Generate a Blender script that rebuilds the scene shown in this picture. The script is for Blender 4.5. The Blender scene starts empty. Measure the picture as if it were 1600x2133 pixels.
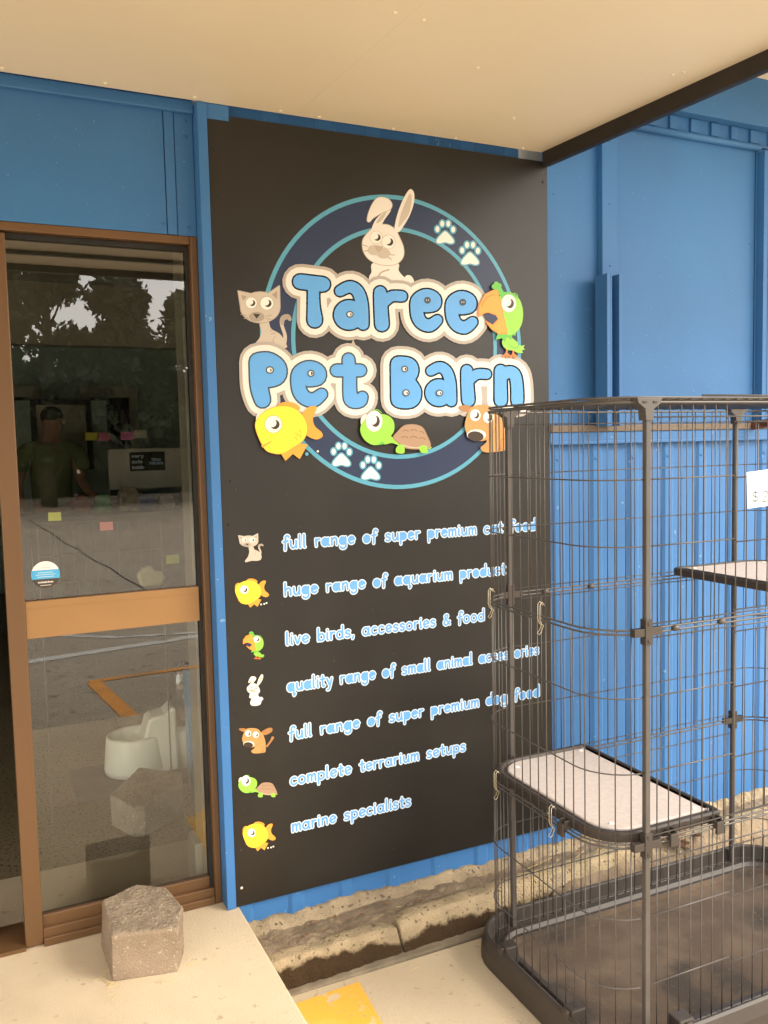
import bpy, bmesh, math, random
import numpy as np
from mathutils import Vector, Matrix
from mathutils.geometry import delaunay_2d_cdt
R = math.radians
random.seed(7)
S = bpy.context.scene
COL = S.collection

# ---------------------------------------------------------------- camera
CP = Vector((-0.66834, -2.55182, 1.43056))
YAW, PITCH, ROLL, FPX = 0.442026, -0.0782027, -0.0225924, 1801.27
f0 = Vector((math.sin(YAW), math.cos(YAW), 0)); r0 = Vector((math.cos(YAW), -math.sin(YAW), 0)); u0 = Vector((0, 0, 1))
FW = f0*math.cos(PITCH)+u0*math.sin(PITCH); u1 = u0*math.cos(PITCH)-f0*math.sin(PITCH)
RT = r0*math.cos(ROLL)+u1*math.sin(ROLL); UP = u1*math.cos(ROLL)-r0*math.sin(ROLL)
cam = bpy.data.cameras.new("camera"); co = bpy.data.objects.new("camera", cam); COL.objects.link(co)
M = Matrix((RT, UP, -FW)).transposed().to_4x4(); M.translation = CP; co.matrix_world = M
cam.sensor_fit = 'HORIZONTAL'; cam.sensor_width = 36; cam.lens = 36*FPX/1600
cam.clip_start = 0.05; cam.clip_end = 2000
S.camera = co

# ---------------------------------------------------------------- sky, sun, exposure
SUN_EL, SUN_AZ = 38, 133          # hazy sun to the right of the shop front
w = bpy.data.worlds.new("World"); S.world = w; w.use_nodes = True
nt = w.node_tree; bg = nt.nodes['Background']
sky = nt.nodes.new('ShaderNodeTexSky'); sky.sky_type = 'NISHITA'; sky.sun_disc = False
sky.sun_elevation = R(SUN_EL); sky.sun_rotation = R(SUN_AZ); sky.dust_density = 4; sky.air_density = 1.0
mixw = nt.nodes.new('ShaderNodeMix'); mixw.data_type = 'RGBA'; mixw.inputs[0].default_value = 0.72
mixw.inputs[7].default_value = (9.3, 8.75, 7.9, 1)       # bright cloud layer
nt.links.new(sky.outputs[0], mixw.inputs[6]); nt.links.new(mixw.outputs[2], bg.inputs[0])
bg.inputs[1].default_value = 0.102
sl = bpy.data.lights.new("sun", 'SUN'); sl.energy = 0.5; sl.angle = R(24); sl.color = (1, .91, .77)
so = bpy.data.objects.new("sun", sl); COL.objects.link(so)
sd = Vector((math.sin(R(SUN_AZ))*math.cos(R(SUN_EL)), math.cos(R(SUN_AZ))*math.cos(R(SUN_EL)), math.sin(R(SUN_EL))))
so.rotation_euler = sd.to_track_quat('Z', 'Y').to_euler(); so.location = sd*30
S.view_settings.view_transform = 'Standard'; S.view_settings.look = 'None'; S.view_settings.gamma = 1
S.view_settings.exposure = 2.36
S.render.engine = 'CYCLES'
S.cycles.max_bounces = 10; S.cycles.diffuse_bounces = 5; S.cycles.transparent_max_bounces = 16
S.render.resolution_x = 768; S.render.resolution_y = 1024

# ---------------------------------------------------------------- materials
def mat(name, c, rough=.6, c2=None, scale=8., lo=.4, hi=.6, detail=4, bump=0., bscale=None, metal=0., spec=.5,
        speck=None, spscale=60., splo=.62, sphi=.66, stretch=None, c3=None, scale3=3., lo3=.5, hi3=.6):
    m = bpy.data.materials.new(name); m.use_nodes = True; t = m.node_tree; b = t.nodes['Principled BSDF']
    b.inputs['Base Color'].default_value = (*c, 1); b.inputs['Roughness'].default_value = rough
    b.inputs['Metallic'].default_value = metal; b.inputs['Specular IOR Level'].default_value = spec
    N = t.nodes.new; Lk = t.links.new
    if c2 or bump or speck or c3:
        tc = N('ShaderNodeTexCoord'); src = tc.outputs['Object']
        if stretch:
            mp = N('ShaderNodeMapping'); mp.inputs['Scale'].default_value = stretch; Lk(src, mp.inputs[0]); src = mp.outputs[0]
        def noise(sc, lo_, hi_, det=4):
            n = N('ShaderNodeTexNoise'); n.inputs['Scale'].default_value = sc; n.inputs['Detail'].default_value = det
            Lk(src, n.inputs['Vector'])
            r = N('ShaderNodeMapRange'); r.inputs[1].default_value = lo_; r.inputs[2].default_value = hi_; Lk(n.outputs[0], r.inputs[0])
            return r.outputs[0], n.outputs[0]
        cur = None
        def over(col, fac):
            nonlocal cur
            x = N('ShaderNodeMix'); x.data_type = 'RGBA'; Lk(fac, x.inputs[0])
            if cur is None: x.inputs[6].default_value = (*c, 1)
            else: Lk(cur, x.inputs[6])
            x.inputs[7].default_value = (*col, 1); cur = x.outputs[2]
        if c2: over(c2, noise(scale, lo, hi, detail)[0])
        if c3: over(c3, noise(scale3, lo3, hi3, 6)[0])
        if speck: over(speck, noise(spscale, splo, sphi, 2)[0])
        if cur: Lk(cur, b.inputs['Base Color'])
        if bump:
            bn = N('ShaderNodeBump'); bn.inputs['Strength'].default_value = bump; bn.inputs['Distance'].default_value = .01
            Lk(noise(bscale or scale*4, 0, 1, 6)[1], bn.inputs['Height']); Lk(bn.outputs[0], b.inputs['Normal'])
    return m
def flat(name, c, rough=.45, spec=.4): return mat(name, c, rough, spec=spec)

BLUE = (.050, .165, .375)
M_blue = mat('blue_paint', BLUE, .5, (.044, .148, .345), 3, .35, .7, bump=.06, bscale=220, speck=(.09, .24, .5), spscale=90, splo=.72, sphi=.74, spec=.28, c3=(.05, .19, .44), scale3=1.1, lo3=.45, hi3=.7)
M_bluesteel = mat('blue_painted_cladding', (.052, .180, .43), .5, (.046, .163, .39), 2.5, .35, .65, bump=.03, bscale=60, speck=(.16, .3, .5), spscale=40, splo=.735, sphi=.745, spec=.32)
M_soffit = mat('cream_sheet', (.83, .715, .53), .5, (.80, .69, .505), 2, .3, .7, bump=.02, bscale=30)
M_screw = flat('painted_screw', (.82, .74, .58), .35)
M_fascia = mat('dark_brown_steel', (.014, .010, .0075), .55, (.02, .014, .010), 6, .45, .6)
M_black = mat('black_sign_face', (.010, .0085, .007), .42, (.014, .012, .010), 4, .4, .6, speck=(.07, .06, .05), spscale=70, splo=.745, sphi=.755, spec=.5)
M_brown = mat('bronze_aluminium', (.15, .078, .034), .42, (.145, .076, .032), 4, .35, .65, bump=.02, bscale=90, metal=.25)
M_rail = mat('tan_aluminium_rail', (.33, .18, .07), .38, (.3, .165, .065), 3, .35, .65, metal=.25)
M_rubber = mat('black_seal', (.012, .011, .01), .7, (.02, .018, .015), 20)
M_slab = mat('pale_concrete', (.56, .46, .32), .85, (.50, .405, .28), 5, .35, .62, 8, .25, 160, speck=(.40, .32, .22), spscale=30, splo=.66, sphi=.74, c3=(.62, .52, .37), scale3=1.4, lo3=.45, hi3=.7)
M_pave = mat('pavement_concrete', (.55, .45, .31), .85, (.51, .415, .285), 3, .35, .65, 8, .25, 160, speck=(.40, .32, .22), spscale=34, splo=.68, sphi=.73, c3=(.46, .37, .25), scale3=1.7, lo3=.52, hi3=.75)
M_edge = mat('pavement_edge_concrete', (.30, .245, .17), .9, (.2, .16, .11), 9, .4, .6, 8, .4, 90)
M_yellow = mat('worn_yellow_paint', (.80, .43, .055), .8, (.82, .52, .14), 4, .42, .62, 6, .15, 120, c3=(.6, .47, .29), scale3=13, lo3=.57, hi3=.62, speck=(.42, .34, .22), spscale=70, splo=.66, sphi=.69)
M_foot = mat('rough_footing_concrete', (.40, .315, .2), .95, (.29, .225, .14), 11, .42, .62, 12, .8, 150, speck=(.14, .1, .065), spscale=55, splo=.63, sphi=.68, c3=(.17, .125, .08), scale3=12, lo3=.58, hi3=.7)
def kerb_mat():
    m = mat('damp_stained_concrete', (.46, .36, .225), .95, (.34, .27, .17), 10, .42, .62, 12, .9, 150, speck=(.17, .125, .08), spscale=65, splo=.62, sphi=.68)
    t = m.node_tree; N = t.nodes.new; Lk = t.links.new; b = t.nodes['Principled BSDF']
    old = b.inputs['Base Color'].links[0].from_socket; b.inputs['Specular IOR Level'].default_value = .2
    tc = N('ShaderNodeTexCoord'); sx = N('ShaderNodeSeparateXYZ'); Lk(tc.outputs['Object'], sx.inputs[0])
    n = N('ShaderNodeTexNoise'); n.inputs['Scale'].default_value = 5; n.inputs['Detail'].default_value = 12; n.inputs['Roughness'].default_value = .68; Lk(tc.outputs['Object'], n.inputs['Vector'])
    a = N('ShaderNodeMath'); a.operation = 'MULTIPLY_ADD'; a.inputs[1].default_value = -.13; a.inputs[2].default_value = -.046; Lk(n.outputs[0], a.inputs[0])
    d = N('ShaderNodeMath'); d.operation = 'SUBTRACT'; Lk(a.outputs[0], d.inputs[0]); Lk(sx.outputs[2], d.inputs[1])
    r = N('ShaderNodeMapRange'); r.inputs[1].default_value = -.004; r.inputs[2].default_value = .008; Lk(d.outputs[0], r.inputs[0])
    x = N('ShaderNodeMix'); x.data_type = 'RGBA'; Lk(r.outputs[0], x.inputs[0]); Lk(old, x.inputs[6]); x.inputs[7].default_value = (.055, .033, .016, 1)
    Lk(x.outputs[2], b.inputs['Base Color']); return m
M_kerb = kerb_mat()
M_soil = mat('dry_soil', (.27, .205, .135), .98, (.19, .14, .09), 14, .4, .6, 10, 1., 50, c3=(.34, .26, .16), scale3=22, lo3=.58, hi3=.66)
M_straw = flat('straw', (.6, .46, .2), .8)
M_leaf = mat('dead_leaf', (.16, .075, .035), .8, (.25, .15, .07), 20)
M_asph = mat('car_park_asphalt', (.34, .285, .215), .9, (.40, .335, .25), .8, .35, .65, 8, .3, 50, speck=(.12, .1, .08), spscale=20, splo=.62, sphi=.7)
M_white_line = mat('white_line_paint', (.62, .6, .55), .8, (.3, .28, .25), 4, .5, .62)
M_orange_line = mat('orange_line_paint', (.75, .3, .04), .8, (.5, .24, .06), 4, .5, .65)
M_crack = flat('tar_crack', (.03, .027, .022), .9)
M_block = mat('grey_brown_block', (.29, .215, .145), .95, (.24, .175, .118), 14, .4, .62, 10, .55, 190, speck=(.4, .33, .24), spscale=120, splo=.63, sphi=.68)
M_blocktop = mat('darker_block_top', (.27, .21, .145), .95, (.20, .155, .107), 30, .42, .6, 10, 1., 110, speck=(.38, .34, .26), spscale=160, splo=.62, sphi=.68)  # slightly darker, mottled tone for the upward faces of the blocks
M_inblock = mat('grey_block', (.36, .31, .25), .95, (.26, .225, .18), 10, .4, .62, 8, .7, 70, speck=(.5, .45, .38), spscale=110, splo=.63, sphi=.68)
M_wire = mat('charcoal_powder_coat', (.085, .073, .064), .38, (.065, .056, .049), 20, .4, .6, spec=.6)
M_post = mat('charcoal_post', (.082, .071, .063), .42, (.07, .061, .054), 12, .4, .6, spec=.55)
M_plastic = mat('dark_brown_plastic', (.036, .0275, .022), .5, (.045, .035, .028), 7, .4, .6, spec=.5)
M_tray = mat('dusty_tray_plastic', (.076, .051, .033), .95, (.115, .080, .052), 9, .4, .62, 8, .15, 120, c3=(.036, .026, .019), scale3=4.5, lo3=.5, hi3=.62, speck=(.15, .11, .078), spscale=120, splo=.68, sphi=.74)
M_pad = mat('pale_pink_pad', (.53, .465, .435), .9, (.49, .43, .40), 60, .4, .6, bump=.12, bscale=400)
M_padstud = flat('white_stud', (.8, .76, .7), .4)
M_gold = mat('brassy_hook', (.75, .68, .52), .28, metal=.8)
M_chan = M_blue
M_timber = mat('bare_timber_sill', (.22, .175, .135), .85, (.16, .125, .095), 8, .4, .6, 6, .3, 40, stretch=(.3, 3, 3))
M_rust = mat('rust', (.2, .07, .03), .9, (.1, .035, .018), 30, .4, .6, 6, .6, 60)
M_paper = flat('white_card', (.86, .84, .8), .6)
M_ink = flat('grey_pen', (.10, .10, .10), .6)
M_floor = mat('speckled_floor', (.24, .19, .115), .45, (.2, .155, .095), 2, .4, .6, 4, speck=(.02, .016, .011), spscale=85, splo=.58, sphi=.62)
M_inwall = mat('pale_green_wall', (.5, .63, .6), .7, (.47, .6, .57), 2)
M_inceil = mat('ceiling_board', (.5, .46, .38), .8, (.46, .42, .35), 2)
M_inwhite = mat('white_gloss_frame', (.72, .68, .58), .5, (.66, .62, .53), 4)
M_dark = mat('dark_goods', (.02, .018, .016), .6, (.05, .04, .035), 8)
M_wplastic = mat('cream_plastic', (.84, .86, .77), .35, (.82, .84, .75), 4)
M_bplastic = mat('bright_blue_plastic', (.04, .27, .55), .35, (.035, .25, .52), 4)
M_skin = mat('skin', (.45, .25, .17), .6, (.42, .23, .155), 12)
M_hair = mat('dark_hair', (.03, .02, .014), .8, (.05, .035, .025), 40)
M_tee = mat('olive_green_cloth', (.2, .24, .11), .9, (.17, .21, .095), 14, bump=.2, bscale=60)
M_jeans = mat('dark_trousers', (.03, .035, .05), .9, (.045, .05, .07), 20)
M_bark = mat('bark', (.09, .065, .045), .95, (.05, .037, .026), 6, bump=.8, bscale=12)
def leafmat(n, a, b): return mat(n, a, .7, b, .45, .4, .6, 3)
M_fol1 = leafmat('dark_foliage', (.028, .036, .016), (.045, .052, .022))
M_fol2 = leafmat('olive_foliage', (.075, .08, .028), (.05, .058, .022))
def glassmat():
    m = bpy.data.materials.new('window_glass'); m.use_nodes = True; t = m.node_tree; N = t.nodes.new; Lk = t.links.new
    t.nodes.remove(t.nodes['Principled BSDF']); out = t.nodes['Material Output']
    tr = N('ShaderNodeBsdfTransparent'); tr.inputs[0].default_value = (.93, .95, .9, 1)
    gl = N('ShaderNodeBsdfGlossy'); gl.inputs['Roughness'].default_value = 0.0; gl.inputs[0].default_value = (1, 1, 1, 1)
    fr = N('ShaderNodeFresnel'); fr.inputs[0].default_value = 2.0
    mx = N('ShaderNodeMixShader'); Lk(fr.outputs[0], mx.inputs[0]); Lk(tr.outputs[0], mx.inputs[1]); Lk(gl.outputs[0], mx.inputs[2])
    Lk(mx.outputs[0], out.inputs[0]); return m
M_glass = glassmat()
def clearmat():
    m = bpy.data.materials.new('clear_pane_back'); m.use_nodes = True; t = m.node_tree
    t.nodes.remove(t.nodes['Principled BSDF']); tr = t.nodes.new('ShaderNodeBsdfTransparent'); tr.inputs[0].default_value = (.97, .98, .95, 1)
    t.links.new(tr.outputs[0], t.nodes['Material Output'].inputs[0]); return m
M_clear = clearmat()

# ---------------------------------------------------------------- mesh helpers
class MB:
    def __init__(s, xf=None): s.v = []; s.f = []; s.m = []; s.xf = xf
    def add(s, vs, fs, mi=0):
        o = len(s.v)
        s.v += [tuple(s.xf(v)) if s.xf else tuple(v) for v in vs]
        s.f += [tuple(i+o for i in f) for f in fs]; s.m += [mi]*len(fs); return s
    def box(s, x0, x1, y0, y1, z0, z1, mi=0):
        vs = [(x, y, z) for z in (z0, z1) for y in (y0, y1) for x in (x0, x1)]
        return s.add(vs, [(0, 2, 3, 1), (4, 5, 7, 6), (0, 1, 5, 4), (2, 6, 7, 3), (0, 4, 6, 2), (1, 3, 7, 5)], mi)
    def tube(s, pts, r, n=6, mi=0, closed=False, caps=True):
        pts = [Vector(p) for p in pts]
        if not isinstance(r, (list, tuple)): pts = [p for i, p in enumerate(pts) if i == 0 or (p-pts[i-1]).length > 1e-6]
        if closed and (pts[0]-pts[-1]).length < 1e-6: pts.pop()
        k = len(pts); rr = r if isinstance(r, (list, tuple)) else [r]*k
        vs = []; fs = []; nrm = None
        for i, p in enumerate(pts):
            a = pts[(i-1) % k] if (closed or i) else p; b = pts[(i+1) % k] if (closed or i < k-1) else p
            t = (b-a).normalized()
            if nrm is None:
                nrm = t.cross(Vector((0, 0, 1)) if abs(t.z) < .9 else Vector((1, 0, 0))).normalized()
            nrm = (nrm-t*nrm.dot(t)).normalized(); bn = t.cross(nrm)
            for j in range(n):
                an = 2*math.pi*j/n; vs.append(p+(nrm*math.cos(an)+bn*math.sin(an))*rr[i])
        for i in range(k if closed else k-1):
            for j in range(n):
                a = i*n+j; b = i*n+(j+1) % n; c = ((i+1) % k)*n+(j+1) % n; d = ((i+1) % k)*n+j; fs.append((a, b, c, d))
        if caps and not closed: fs += [tuple(range(n))[::-1], tuple((k-1)*n+j for j in range(n))]
        return s.add(vs, fs, mi)
    def loft(s, rings, mi=0, cap0=True, cap1=True, closed=True, mis=None):
        n = len(rings[0]); vs = [p for r in rings for p in r]
        for i in range(len(rings)-1):
            fs = [(i*n+j, i*n+(j+1) % n, (i+1)*n+(j+1) % n, (i+1)*n+j) for j in range(n if closed else n-1)]
            if i == 0: s.add(vs, fs, mis[i] if mis else mi); base = len(s.v)-len(vs)
            else: s.f += [tuple(q+base for q in f) for f in fs]; s.m += [mis[i] if mis else mi]*len(fs)
        if cap0: s.f.append(tuple(base+j for j in range(n))[::-1]); s.m.append(mis[0] if mis else mi)
        if cap1: s.f.append(tuple(base+(len(rings)-1)*n+j for j in range(n))); s.m.append(mis[-1] if mis else mi)
        return s
    def ext(s, poly, axis, a, b, mi=0):     # extrude a polygon: axis 'x' takes (y,z), 'y' takes (x,z), 'z' takes (x,y)
        g = {'x': lambda p, t: (t, p[0], p[1]), 'y': lambda p, t: (p[0], t, p[1]), 'z': lambda p, t: (p[0], p[1], t)}[axis]
        n = len(poly)
        return s.add([g(p, a) for p in poly]+[g(p, b) for p in poly], [tuple(range(n))[::-1], tuple(range(n, 2*n))]+[(i, (i+1) % n, n+(i+1) % n, n+i) for i in range(n)], mi)
    def ball(s, c, r, n=8, k=5, mi=0):
        rx, ry, rz = r if isinstance(r, (tuple, list)) else (r, r, r); rings = []
        for i in range(1, k):
            a = math.pi*i/k-math.pi/2
            rings.append([(c[0]+rx*math.cos(a)*math.cos(2*math.pi*j/n), c[1]+ry*math.cos(a)*math.sin(2*math.pi*j/n), c[2]+rz*math.sin(a)) for j in range(n)])
        return s.loft(rings, mi)
    def build(s, name, mats, parent=None, smooth=False, bevel=0., fix=True):
        me = bpy.data.meshes.new(name); me.from_pydata(s.v, [], s.f)
        for m in (mats if isinstance(mats, (list, tuple)) else [mats]): me.materials.append(m)
        me.polygons.foreach_set('material_index', s.m)
        if fix:
            bm = bmesh.new(); bm.from_mesh(me); bmesh.ops.recalc_face_normals(bm, faces=bm.faces); bm.to_mesh(me); bm.free()
        me.polygons.foreach_set('use_smooth', [smooth]*len(me.polygons)); me.update()
        o = bpy.data.objects.new(name, me); COL.objects.link(o)
        if parent is not None: attach(o, parent)
        if bevel:
            b = o.modifiers.new('bevel', 'BEVEL'); b.width = bevel; b.segments = 2; b.limit_method = 'ANGLE'; b.angle_limit = R(40)
        return o
def attach(o, p):
    o.parent = p
    t = Vector((0, 0, 0)); q = p
    while q is not None: t += q.location; q = q.parent if q.type == 'EMPTY' else None
    if p.type == 'EMPTY': o.matrix_parent_inverse = Matrix.Translation(-p.location)
def tag(o, label=None, cat=None, group=None, kind=None):
    if label: o['label'] = label
    if cat: o['category'] = cat
    if group: o['group'] = group
    if kind: o['kind'] = kind
    return o
def thing(name, label, cat, loc=(0, 0, 0), group=None):
    o = bpy.data.objects.new(name, None); o.empty_display_size = .05; COL.objects.link(o); o.location = loc
    return tag(o, label, cat, group)
def displace(o, strength, size, sub=0, mid=.5, seed=0):
    if sub:
        m = o.modifiers.new('sub', 'SUBSURF'); m.subdivision_type = 'SIMPLE'; m.levels = sub; m.render_levels = sub
    tx = bpy.data.textures.new('grain', 'CLOUDS'); tx.noise_scale = size; tx.noise_depth = 3
    d = o.modifiers.new('disp', 'DISPLACE'); d.texture = tx; d.strength = strength; d.mid_level = mid; d.texture_coords = 'LOCAL'
    return o
def rrect(x0, x1, y0, y1, r, n=6):
    out = []
    for cx, cy, a0 in ((x1-r, y1-r, 0), (x0+r, y1-r, 90), (x0+r, y0+r, 180), (x1-r, y0+r, 270)):
        for i in range(n+1):
            a = R(a0+90*i/n); out.append((cx+r*math.cos(a), cy+r*math.sin(a)))
    return out

ZG = -.165      # lower pavement
ZS = 2.43       # awning soffit
# ---------------------------------------------------------------- ground
o = MB().add([(-.6-200, -200, ZG-.055), (200, -200, ZG-.055), (200, 6, ZG-.055), (-200, 6, ZG-.055)], [(0, 1, 2, 3)]).build('ground', M_asph); tag(o, kind='structure')
mb = MB(); mb.box(.012, 12, -2.55, -.252, ZG-.1, ZG); mb.box(-6, .012, -2.55, -.935, ZG-.1, ZG)
o = mb.build('pavement', M_pave, bevel=.004); tag(o, kind='structure')
o = MB().ext([(.012, -.256), (.012, -.22), (3.4, -.13), (3.4, -.17)], 'z', ZG-.1, ZG+.006).build('pavement_edge', M_edge); displace(o, .012, .05, 5); tag(o, kind='structure')
o = MB().box(-6, .010, -.93, .55, -.2, 0).build('door_slab', M_slab, bevel=.006); tag(o, kind='structure')
o = MB().ext([(.06, -.30), (.285, -.29), (.255, -.62), (.246, -.96), (.19, -.99), (.12, -.93), (.02, -.97), (.03, -.6), (.045, -.315)], 'z', ZG+.004, ZG+.006).build('yellow_road_marking', M_yellow); tag(o, kind='structure')
def strip(name, pts, wd, m):
    mb = MB(); 
    for (a, b) in zip(pts[:-1], pts[1:]):
        a = Vector((*a, 0)); b = Vector((*b, 0)); n = (b-a).normalized().cross(Vector((0, 0, 1)))*wd/2; z = Vector((0, 0, ZG-.051))
        mb.add([a-n+z, b-n+z, b+n+z, a+n+z], [(0, 1, 2, 3)])
    return tag(mb.build(name, m), kind='structure')
strip('white_road_marking', [(-3, -4.3), (-.37, -4.55), (1.05, -4.78), (6, -5.4)], .13, M_white_line)
strip('faded_road_marking', [(-.2, -5.6), (.4, -5.1), (1.2, -4.9)], .07, M_white_line)
strip('orange_road_marking', [(.0, -3.68), (1.2, -3.74), (5, -3.9)], .07, M_orange_line)
strip('orange_bay_marking', [(.03, -3.64), (.14, -2.6)], .10, M_orange_line)
rr = random.Random(3); pts = [(.5, -20)]
for i in range(14): pts.append((.5+.6*(i+1)/14+rr.uniform(-.03, .03), -20+13*(i+1)/14))
strip('road_crack', pts, .022, M_crack)

# soil ledge between footing and kerbs
mb = MB(); nx = 90; prof = [(-.01, -.09), (-.045, -.092), (-.09, -.089), (-.155, -.086), (-.185, -.11), (-.235, -.2)]
rr = random.Random(11); g = []
for i in range(nx+1):
    x = .0+3.6*i/nx; g.append([(x, y, z+(rr.uniform(-.006, .008) if 0 < j < 4 else 0)) for j, (y, z) in enumerate(prof)])
mb.loft([list(r) for r in g], closed=False, cap0=False, cap1=False)
o = mb.build('soil', M_soil, smooth=True); tag(o, kind='structure')

# kerb stones
def kerb(x0, x1, zt, label, seed):
    rr = random.Random(seed); n = int((x1-x0)/.02)+2; rings = []
    for i in range(n+1):
        t = i/n; x = x0+(x1-x0)*t; e = min(1, min(t, 1-t)*n/2.2); dz = .012*(1-e)
        jit = lambda a: rr.uniform(-a, a)
        sk = .03*(x-.06)
        rings.append([(x, -.13+sk, -.24), (x, -.135+sk, zt-.016-dz+jit(.002)), (x, -.160+sk+jit(.004), zt-.007+jit(.002)-dz), (x, -.186+sk, zt-.006+jit(.002)-dz), (x, -.199+sk+jit(.002), zt-.008-dz+jit(.002)),
                      (x, -.208+sk+jit(.002), zt-.017-dz+jit(.002)), (x, -.216+sk+jit(.003), zt-.045+jit(.003)), (x, -.226+sk+jit(.004), ZG+.03), (x, -.232+sk+jit(.004), ZG+.01), (x, -.236+sk, -.24)])
    o = MB().loft(rings).build('kerb_stone', M_kerb, smooth=True)
    displace(o, .004, .05, 2); displace(o, .003, .010)
    return tag(o, label, 'kerb stone', 'kerb stones along the shop wall')
kerb(.02, .462, -.074, 'rough concrete kerb stone beside the door slab, nearest the yellow paint', 1)
kerb(.470, 1.50, -.060, 'long concrete kerb stone with dark damp base, running behind the wire cage', 2)
kerb(1.66, 2.9, -.075, 'mossy concrete kerb stone beyond the gap, seen through the right of the cage', 5)
# litter
mb = MB(); rr = random.Random(5)
for i in range(46):
    x = rr.uniform(.1, 2.3); y = rr.choice([rr.uniform(-.12, -.06), rr.uniform(-.35, -.24)]); z = -.09 if y > -.2 else ZG+.008
    a = rr.uniform(-.5, .5); l = rr.uniform(.01, .035)
    mb.tube([(x, y, z), (x+l*math.cos(a), y+l*math.sin(a), z+rr.uniform(0, .008))], .0011, 4)
for i in range(16):
    x = rr.uniform(-.43, -.15); y = rr.uniform(-.3, -.2); a = rr.uniform(0, 6.28); l = rr.uniform(.01, .04)
    if rr.random() < .5: x = -.405+rr.uniform(-.02, .0); y = -.2+rr.uniform(-.08, .05)
    mb.tube([(x, y, .003), (x+l*math.cos(a), y+l*math.sin(a), .004)], .0009, 4)
for i in range(14):
    x = rr.uniform(1.0, 1.75); y = rr.uniform(-.16, -.09); a = rr.uniform(-.6, .6); l = rr.uniform(.04, .1)
    mb.tube([(x, y, -.075), (x+l*math.cos(a), y+l*math.sin(a), -.06+rr.uniform(-.01, .02))], .0012, 4)
o = mb.build('straw', M_straw); tag(o, 'loose straw and chaff scattered over the slab and gutter', 'straw', kind='stuff')
mb = MB()
for i in range(60):
    x = rr.uniform(.05, 2.6); y = rr.uniform(-.12, -.045); z = -.083+rr.uniform(0, .006); a = rr.uniform(0, 6.28); l = rr.uniform(.006, .016)
    dx, dy = l*math.cos(a), l*math.sin(a)
    mb.add([(x-dx, y-dy, z), (x+dy*.5, y-dx*.5, z+.003), (x+dx, y+dy, z+.002), (x-dy*.5, y+dx*.5, z+.004)], [(0, 1, 2, 3)])
for i in range(26):
    x = rr.uniform(1.55, 1.75); y = rr.uniform(-.2, -.06); z = -.10+rr.uniform(0, .05); a = rr.uniform(0, 6.28); l = rr.uniform(.02, .045)
    dx, dy = l*math.cos(a), l*math.sin(a); e = rr.uniform(-.02, .02)
    mb.add([(x-dx, y-dy, z), (x+dy*.5, y-dx*.5, z+.01+e), (x+dx, y+dy, z+e), (x-dy*.5, y+dx*.5, z+.008)], [(0, 1, 2, 3)])
o = mb.build('leaf_litter', M_leaf, fix=False); tag(o, 'brown leaf litter caught between the kerb and the wall', 'leaf litter', kind='stuff')

# ---------------------------------------------------------------- building
B = thing('shop_building', 'blue painted shop building with ribbed cladding and a glazed doorway', 'building', (1.5, .3, 0))
def rib_profile(x0, x1, ph, pitch=.1745, pan=.115, dep=.008, s=.012, y0=.012):
    pts = []; x = x0-((x0-ph) % pitch)
    while x < x1+pitch:
        for dx, yy in ((0, y0+dep), (s, y0), (pitch-pan-s, y0), (pitch-pan, y0+dep)):
            if x0 <= x+dx <= x1: pts.append((x+dx, yy))
        x += pitch
    return pts
def cladding(x0, x1, z0, z1, ph, ragged):
    pr = rib_profile(x0, x1, ph, y0=.012 if ragged else .03); rings = []
    rr = random.Random(9)
    zs = [z0, z0+.03, z1]
    return MB().loft([[(x, y, z0+(rr.uniform(-.004, .008) if ragged else 0)) for x, y in pr], [(x, y, z1) for x, y in pr]], closed=False, cap0=False, cap1=False), pr
mb, _ = cladding(-.03, 3.6, -.082, 1.43, .0, True); o = mb.build('ribbed_cladding', M_bluesteel, B)
s = o.modifiers.new('solid', 'SOLIDIFY'); s.thickness = .0015
mb, _ = cladding(-.03, 1.21, 1.431, 2.52, .0, False); o = mb.build('upper_cladding', M_bluesteel, B)
mb = MB().box(1.203, 2.226, .016, .03, 1.484, 3.0); mb.build('flat_wall_panel', M_blue, B, bevel=.002)
MB().box(1.203, 3.7, .0305, .034, 1.484, 3.0).build('backing_sheet', M_blue, B)
MB().box(2.233, 3.7, .016, .03, 1.484, 3.0).build('flat_wall_panel', M_blue, B, bevel=.002)
MB().box(1.432, 1.502, -.012, .0155, 1.484, 2.60).build('batten', M_blue, B, bevel=.002)
mb = MB().box(2.238, 2.297, -.02, .0155, 1.484, 2.56); mb.box(2.262, 2.27, -.022, -.0202, 1.484, 2.56); mb.build('batten', M_blue, B, bevel=.003)
mb = MB(); mb.tube([(1.505, .004, 2.575), (2.236, .004, 2.575)], .013, 10); mb.box(1.503, 2.297, .002, .0155, 2.578, 2.588); mb.build('cap_moulding', M_blue, B, smooth=True)
for i in range(9): MB().box(1.56+i*.105, 1.60+i*.105, .006, .0155, 2.592, 2.642).build('packer', M_blue, B, bevel=.002)
MB().box(1.21, 3.7, -.03, .0155, 2.645, 3.05).build('beam_board', M_blue, B, bevel=.003)
for x, z, y_ in ((1.466, 2.28, -.0125), (1.468, 2.06, -.0125), (1.466, 2.5, -.0125), (1.24, 2.3, .0155), (1.245, 1.6, .0155), (2.2, 2.2, .0155), (1.9, 1.52, .0155), (1.6, 1.515, .0155)):
    MB().ball((x, y_, z), (.0045, .002, .0045)).build('nail_head', M_blue, B, smooth=True)
for i in range(7):
    MB().ball((1.245+i*.1745*1.0, .0115, 1.36), (.0055, .003, .0055)).build('cladding_screw', M_bluesteel, B, smooth=True)
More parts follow.
